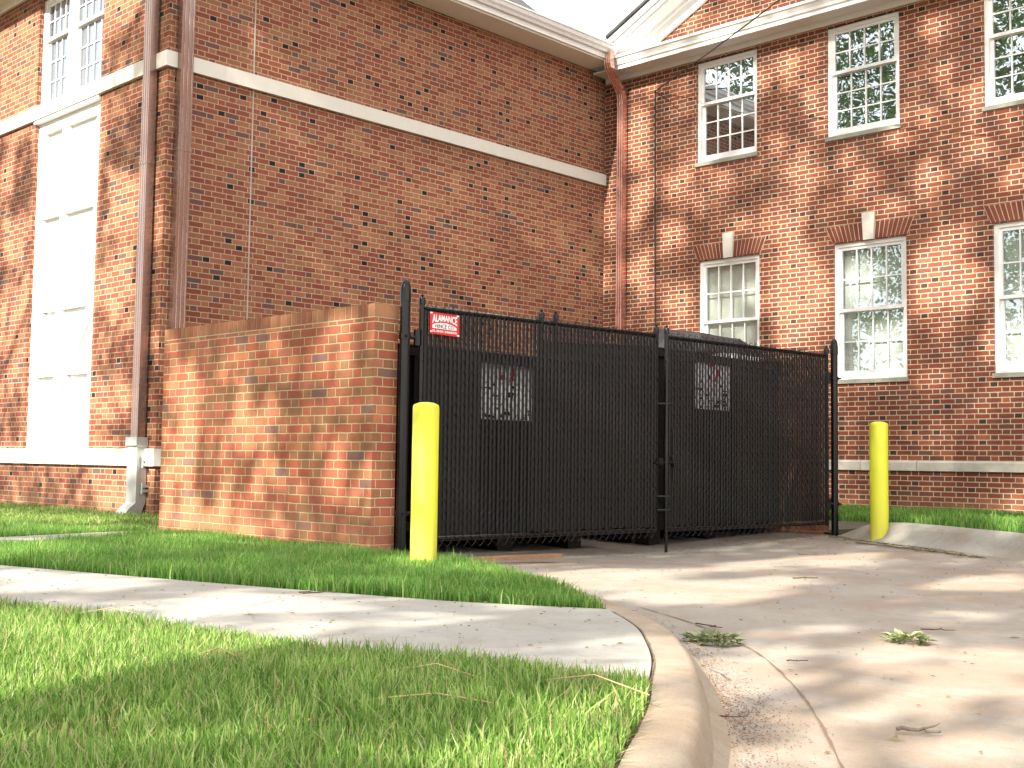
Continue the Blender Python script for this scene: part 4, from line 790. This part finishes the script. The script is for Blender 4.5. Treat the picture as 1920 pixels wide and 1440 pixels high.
# ================================================================== trees behind the camera: they shade and are mirrored in the windows; crown gaps shaped to lay sun patches
LIT=[[[-5.4,5.71],[-5.27,5.84],[-5.1,5.99],[-5.02,5.86],[-5.07,5.67],[-5.26,5.62],[-5.39,5.56]],[[-4.93,6.71],[-4.84,6.93],[-4.65,7.1],[-4.43,7.28],[-4.43,7.15],[-4.69,6.83],[-4.86,6.68]],[[-4.98,5.95],[-4.86,6.1],[-4.69,6.14],[-4.84,5.81],[-4.98,5.79]],[[-5.62,5.33],[-5.56,5.45],[-5.57,5.19],[-5.62,5.13]],[[-10.49,12.68],[-10.3,13.4],[-10.12,13.94],[-10.09,13.82],[-10.28,13.13],[-10.47,12.53]],[[-10.33,13.95],[-10.16,14.57],[-10.11,14.44],[-10.24,13.89]],[[-10.77,10.27],[-10.61,11.15],[-10.47,11.48],[-10.54,10.91],[-10.71,10.28]],[[-10.4,11.86],[-10.2,12.62],[-10.09,12.47],[-10.26,11.79],[-10.43,11.43]],[[-11.1,8.56],[-10.97,9.17],[-10.91,8.99],[-11.05,8.32]],[[-10.83,9.46],[-10.67,9.97],[-10.61,9.98],[-10.77,9.4]],[[-5.8,4.18],[-5.77,4.31],[-5.77,4.15],[-5.8,4.04]],[[-6.97,13.77],[-6.75,13.75],[-6.66,13.5],[-6.88,13.48]],[[-8.81,13.64],[-8.4,13.62],[-8.3,13.38],[-8.76,13.37]],[[-8.01,13.46],[-7.62,13.44],[-7.53,13.25],[-7.91,13.28]],[[-6.62,13.22],[-6.27,13.24],[-6.1,13.04],[-6.44,12.98]],[[-9.02,13.03],[-8.55,13.01],[-8.4,12.62],[-8.91,12.61]],[[-5.94,13.26],[-5.61,13.25],[-5.53,13.07],[-5.85,13.08]],[[-4.48,13.97],[-4.26,13.97],[-4.16,13.69],[-4.41,13.73]],[[-4.09,13.02],[-3.74,13.02],[-3.61,12.72],[-3.96,12.74]],[[-3.55,12.59],[-3.28,12.59],[-3.28,12.3],[-3.52,12.32]],[[-6.88,14.7],[-6.53,14.7],[-6.48,14.45],[-6.79,14.47]],[[-8.91,12.14],[-8.4,12.13],[-8.34,11.7],[-8.85,11.7]],[[-9.55,12.69],[-9.17,12.66],[-9.11,12.17],[-9.54,12.21]],[[-3.67,13.56],[-3.4,13.08],[-3.31,12.83],[-3.54,13.06]],[[-3.84,10.84],[-3.64,10.87],[-3.71,10.48],[-3.88,10.56]],[[-4.66,14.51],[-4.29,14.52],[-4.22,14.26],[-4.59,14.27]],[[-7.91,14.35],[-7.34,14.31],[-7.34,14.1],[-7.81,14.15]],[[-16.16,11.37],[-14.86,11.3],[-14.68,9.57],[-15.97,9.77]],[[-13.01,10.77],[-11.99,10.45],[-12.07,10.19],[-12.55,10.17],[-12.9,10.33]],[[-14.87,11.37],[-13.01,10.77],[-13.0,9.54],[-14.77,9.65]],[[-14.81,9.66],[-12.97,9.5],[-12.97,5.77],[-14.83,5.93]],[[-12.68,8.6],[-12.28,8.57],[-11.93,8.38],[-11.98,7.95],[-12.29,7.84],[-12.64,8.08]],[[-12.61,7.79],[-12.03,7.79],[-12.01,7.19],[-12.42,7.03],[-12.78,7.31]],[[-15.75,7.78],[-14.98,7.79],[-14.96,6.79],[-15.63,6.74]],[[-15.94,9.51],[-15.42,9.46],[-15.45,9.02],[-15.89,9.04]],[[-15.78,8.82],[-15.14,8.51],[-15.01,8.04],[-15.61,8.15]],[[-12.97,5.64],[-11.97,5.53],[-11.93,5.03],[-12.45,5.09],[-12.8,5.25]],[[-15.54,5.99],[-13.05,5.77],[-13.03,5.61],[-15.53,5.84]],[[-12.98,6.55],[-12.04,6.33],[-12.01,6.0],[-13.0,5.99]],[[-11.99,5.73],[-11.25,5.59],[-11.24,5.41],[-11.94,5.14]],[[-8.37,5.01],[-8.18,5.02],[-8.11,4.51],[-8.15,4.21],[-7.96,3.82],[-8.21,3.83],[-8.45,4.23],[-8.43,4.62]],[[-7.63,4.77],[-7.49,4.77],[-7.43,4.65],[-7.26,4.54],[-7.37,4.52],[-7.57,4.61]],[[-7.81,4.05],[-7.65,4.06],[-7.61,3.78],[-7.82,3.79]],[[-7.37,3.88],[-7.19,3.87],[-7.13,3.74],[-7.37,3.75]],[[-8.67,4.24],[-8.49,4.23],[-8.46,3.84],[-8.66,3.87]],[[-7.35,4.73],[-7.28,4.54],[-7.4,4.63]],[[-7.12,4.28],[-6.96,4.3],[-6.94,4.19],[-7.1,4.17]],[[-8.7,4.05],[-7.85,3.96],[-7.84,3.81],[-8.69,3.86]],[[-5.85,4.24],[-5.79,4.24],[-5.79,4.14],[-5.85,4.14]],[[-9.6,15.54],[-8.98,15.47],[-9.03,14.93],[-9.35,14.87],[-9.6,15.16]],[[-9.57,14.77],[-9.19,14.57],[-9.11,13.92],[-9.4,13.76],[-9.58,14.03]],[[-9.58,13.73],[-9.08,13.69],[-9.02,13.32],[-9.55,12.98]],[[-10.01,14.43],[-9.9,14.4],[-9.88,13.05],[-10.0,13.14]],[[-6.93,11.95],[-6.45,12.0],[-5.98,12.04],[-5.94,11.53],[-6.2,11.05],[-6.62,11.01],[-6.98,11.42]],[[-6.89,11.15],[-6.54,11.29],[-6.45,11.09],[-6.8,11.0]],[[-4.8,11.89],[-4.39,12.0],[-4.11,11.71],[-3.83,11.54],[-3.7,11.29],[-4.12,11.12],[-4.55,11.06],[-4.81,11.28]],[[-4.54,12.09],[-4.04,12.05],[-3.76,11.82],[-4.11,11.77]],[[-6.44,14.24],[-6.23,14.25],[-6.06,13.78],[-6.31,13.81]],[[-5.13,13.39],[-4.9,13.36],[-4.83,13.13],[-5.13,13.08]],[[-4.67,13.58],[-4.38,13.45],[-4.49,13.17],[-4.67,13.28]],[[-4.02,13.6],[-3.74,13.58],[-3.74,13.2],[-3.98,13.26]],[[-5.77,12.97],[-5.41,12.92],[-5.29,12.77],[-5.69,12.76]],[[-4.83,12.76],[-4.46,12.86],[-4.17,12.61],[-4.68,12.48]],[[-5.29,12.55],[-4.83,12.51],[-4.68,12.3],[-5.14,12.33]],[[-6.97,12.63],[-6.45,12.65],[-6.45,12.46],[-6.88,12.44]],[[-7.76,12.78],[-7.16,12.8],[-7.16,12.66],[-7.62,12.65]],[[-9.04,16.27],[-8.02,16.02],[-8.02,15.66],[-8.41,15.49],[-9.04,15.52],[-9.25,15.59]],[[-8.72,15.43],[-7.16,15.33],[-5.59,15.18],[-5.6,14.92],[-7.16,14.98],[-8.62,15.18]],[[-9.91,15.62],[-8.83,15.39],[-8.82,15.24],[-9.91,15.39]],[[-8.01,14.87],[-7.34,14.83],[-7.34,14.48],[-7.91,14.56]],[[-5.86,11.96],[-5.3,11.98],[-5.3,11.55],[-5.78,11.5]],[[-5.54,11.21],[-4.92,11.18],[-4.92,10.82],[-5.46,10.83]],[[-3.57,11.03],[-3.31,11.05],[-3.31,10.54],[-3.51,10.51]],[[-3.6,9.05],[-3.34,9.03],[-3.34,8.86],[-3.6,8.88]],[[-4.7,10.49],[-4.34,10.5],[-4.34,10.32],[-4.67,10.33]],[[-6.88,12.27],[-6.45,12.33],[-6.11,12.13],[-6.8,11.93]],[[-4.17,1.55],[-3.88,1.51],[-3.52,1.48],[-3.49,1.59],[-2.86,1.57],[-2.41,1.61],[-2.48,1.63],[-2.45,1.37],[-2.47,1.21],[-2.37,1.08],[-2.38,0.94]],[[-2.63,1.56],[-2.65,1.75],[-2.77,2.01],[-2.7,2.15],[-2.44,1.96],[-2.21,1.68],[-2.41,1.61]],[[-5.57,2.02],[-5.05,2.1],[-4.5,2.13],[-4.3,1.86],[-4.62,1.7]],[[-3.92,1.95],[-3.76,2.16],[-3.23,2.1],[-3.25,1.89],[-3.37,1.7],[-3.37,1.6],[-3.63,1.69]],[[-3.05,1.7],[-2.97,1.86],[-2.71,1.72],[-2.75,1.62]],[[-1.72,1.66],[-1.75,1.81],[-1.73,2.0],[-1.59,1.87],[-1.45,1.71],[-1.52,1.62]],[[-1.5,1.05],[-1.45,1.19],[-1.39,1.24],[-1.28,1.32],[-1.11,1.14],[-1.43,1.0]],[[-1.57,1.39],[-1.47,1.43],[-1.33,1.34],[-1.4,1.31]],[[-1.21,1.29],[-1.13,1.36],[-1.04,1.24],[-1.14,1.2]],[[-1.34,1.49],[-1.35,1.62],[-1.29,1.55],[-1.29,1.43]],[[-8.13,3.6],[-7.53,3.69],[-6.69,3.45],[-6.84,3.11]],[[-5.01,3.27],[-4.28,3.26],[-3.54,2.93],[-3.97,2.88],[-4.25,2.79]],[[-12.99,4.47],[-10.85,4.49],[-8.89,3.74],[-8.16,2.87]],[[-7.1,2.52],[-7.0,2.73],[-6.02,2.52],[-5.9,2.13]],[[-4.27,3.48],[-4.28,3.92],[-3.71,4.06],[-3.31,3.47],[-3.26,3.18],[-3.68,3.18]],[[-3.31,3.15],[-3.22,3.76],[-2.99,4.06],[-2.77,4.06],[-2.65,3.47],[-2.76,3.05],[-2.91,2.9]],[[-2.79,3.22],[-2.66,3.51],[-2.49,3.22],[-2.54,3.03]],[[-2.32,4.21],[-1.82,4.74],[-1.55,4.02],[-1.91,3.8]],[[-3.78,5.14],[-3.29,5.64],[-2.89,4.82],[-3.16,4.51]],[[-3.88,4.48],[-3.78,5.14],[-3.39,4.39],[-3.55,4.05]],[[-1.81,2.07],[-1.85,2.36],[-1.81,2.52],[-1.6,2.22],[-1.69,2.09],[-1.5,2.19],[-1.45,2.01],[-1.52,1.8]],[[-1.6,2.67],[-1.55,2.8],[-1.39,2.76],[-1.23,2.55],[-1.29,2.4],[-1.45,2.29],[-1.54,2.37]],[[-1.24,1.82],[-1.2,2.0],[-1.19,2.29],[-1.2,2.52],[-1.12,2.89],[-0.87,2.26],[-0.95,2.0],[-1.03,1.86],[-1.16,1.74]],[[-0.98,1.73],[-0.87,1.84],[-0.73,1.9],[-0.65,1.66],[-0.89,1.56]],[[-1.6,3.37],[-1.4,3.39],[-1.37,3.19],[-1.51,3.19]],[[-2.89,7.01],[-2.86,7.75],[-1.91,5.16],[-2.32,5.72]],[[-5.19,3.45],[-4.87,3.55],[-4.11,2.96],[-4.52,2.98]],[[-1.13,1.53],[-1.12,1.68],[-1.02,1.65],[-0.95,1.5],[-1.05,1.46]],[[-4.8,3.92],[-4.86,4.02],[-4.98,4.02],[-5.04,3.92],[-4.98,3.82],[-4.86,3.82]],[[-4.79,3.67],[-4.85,3.78],[-4.98,3.78],[-5.05,3.67],[-4.98,3.56],[-4.85,3.56]],[[-4.82,3.5],[-4.87,3.59],[-4.97,3.59],[-5.02,3.5],[-4.97,3.41],[-4.87,3.41]]]
UA = np.array([math.sin(AZ), -math.cos(AZ), 0]); TSn = np.array(TS); VA = np.cross(UA, TSn)
def uv2w(u, v, y):      # point on the sun ray (u,v) at depth y
    base = u*UA + v*VA; k = (y - base[1]) / TSn[1]; return base + k*TSn
def inlit(u, v, sh=0.0):
    k = np.zeros(len(u), bool)
    for q_ in LIT:
        c_ = np.mean(q_, 0); sh_ = sh - (.14 if c_[1] > 7.5 and c_[0] > -12.2 else 0); k |= pip(u, v, [tuple(c_ + (np.array(p)-c_)*(1+sh_)) for p in q_])
    return k
trees = [(-25.5, -11.0, -34, -18.6, "tall oak beyond the wing side, farthest left of the mirrored trees"), (-16.5, -9.5, -18.6, -12.3, "tall oak with a broad leafy crown, second from the left of the mirrored trees"), (-8.5, -11.0, -12.3, -5.8, "tall oak with forking limbs, third from the left of the mirrored trees"), (-1.0, -9.0, -5.8, 4.0, "tall oak with a dense crown, rightmost of the mirrored trees")]
for ti, (tx, ty, u0, u1, lab) in enumerate(trees):
    t = thing("oak_tree", (tx, ty, 0), lab, "tree", "oaks opposite the buildings"); u0c = max(u0, -30)
    n = int((u1-u0c) * 900); n = int(n * (.62 if ti < 3 else 1)); u = rng.uniform(u0c, u1, n); v = rng.uniform(.35, 17.5, n)
    edge = .6*np.sin(v*1.7+ti)+.5*np.sin(v*3.1); keep = ~inlit(u, v, .06)
    if ti == 3: keep &= u < 2.6 + edge
    u, v = u[keep], v[keep]; zc0 = ty*.0
    ydep = ty + rng.uniform(-4.2, 3.2, len(u)); cl = np.array([uv2w(a, b, c_) for a, b, c_ in zip(u, v, ydep)]); cl = cl[cl[:, 2] > 4.0]
    per = 9; m_ = len(cl); C0 = np.repeat(cl, per, 0) + rng.normal(0, .16, (m_*per, 3)); uu = C0 @ UA; vv = C0 @ VA; C0 = C0[~inlit(uu, vv, .03)]
    k = len(C0); d1 = rng.normal(0, 1, (k, 3)); d1 /= np.linalg.norm(d1, axis=1)[:, None]; d2 = np.cross(d1, rng.normal(0, 1, (k, 3))); d2 /= np.linalg.norm(d2, axis=1)[:, None]
    L = rng.uniform(.07, .12, k)[:, None]; V = np.stack([C0-d1*L, C0+d2*L*.6, C0+d1*L, C0-d2*L*.6], 1).reshape(-1, 3); F = np.arange(k*4).reshape(-1, 4)
    rawmesh("crown", V, F, M_leaf, t)
    mb = MB(); top = 20.0; lean = [(tx, ty, -.2), (tx+.1, ty, 1), (tx+.2, ty+.1, 4), (tx-.1, ty+.2, 8), (tx+.3, ty-.2, 13), (tx, ty, top)]
    mb.tube(lean, [.42, .34, .29, .24, .15, .05], 12)
    for j in range(11):
        z = 5 + j*1.25; a = j*2.4 + ti; Lb = 4.8 - abs(j-4)*.35; p0 = Vector((tx, ty, z)); p1 = p0 + Vector((math.cos(a)*Lb*.5, math.sin(a)*Lb*.4, 1.0)); p2 = p0 + Vector((math.cos(a+.2)*Lb, math.sin(a+.2)*Lb*.75, 2.2)); r = .13 - .007*j
        mb.tube([p0, p0.lerp(p1, .5)+Vector((0, 0, .15)), p1, p2], [r, r*.8, r*.6, r*.2], 7)
        for s_ in (-1, 1): q_ = p1 + Vector((math.cos(a+s_*.9)*1.4, math.sin(a+s_*.9)*1.2, 1.1)); mb.tube([p1, p1.lerp(q_, .6)+Vector((0, 0, .1)), q_], [r*.4, r*.28, r*.08], 5)
    mb.build("trunk", M_bark, t, smooth=True)
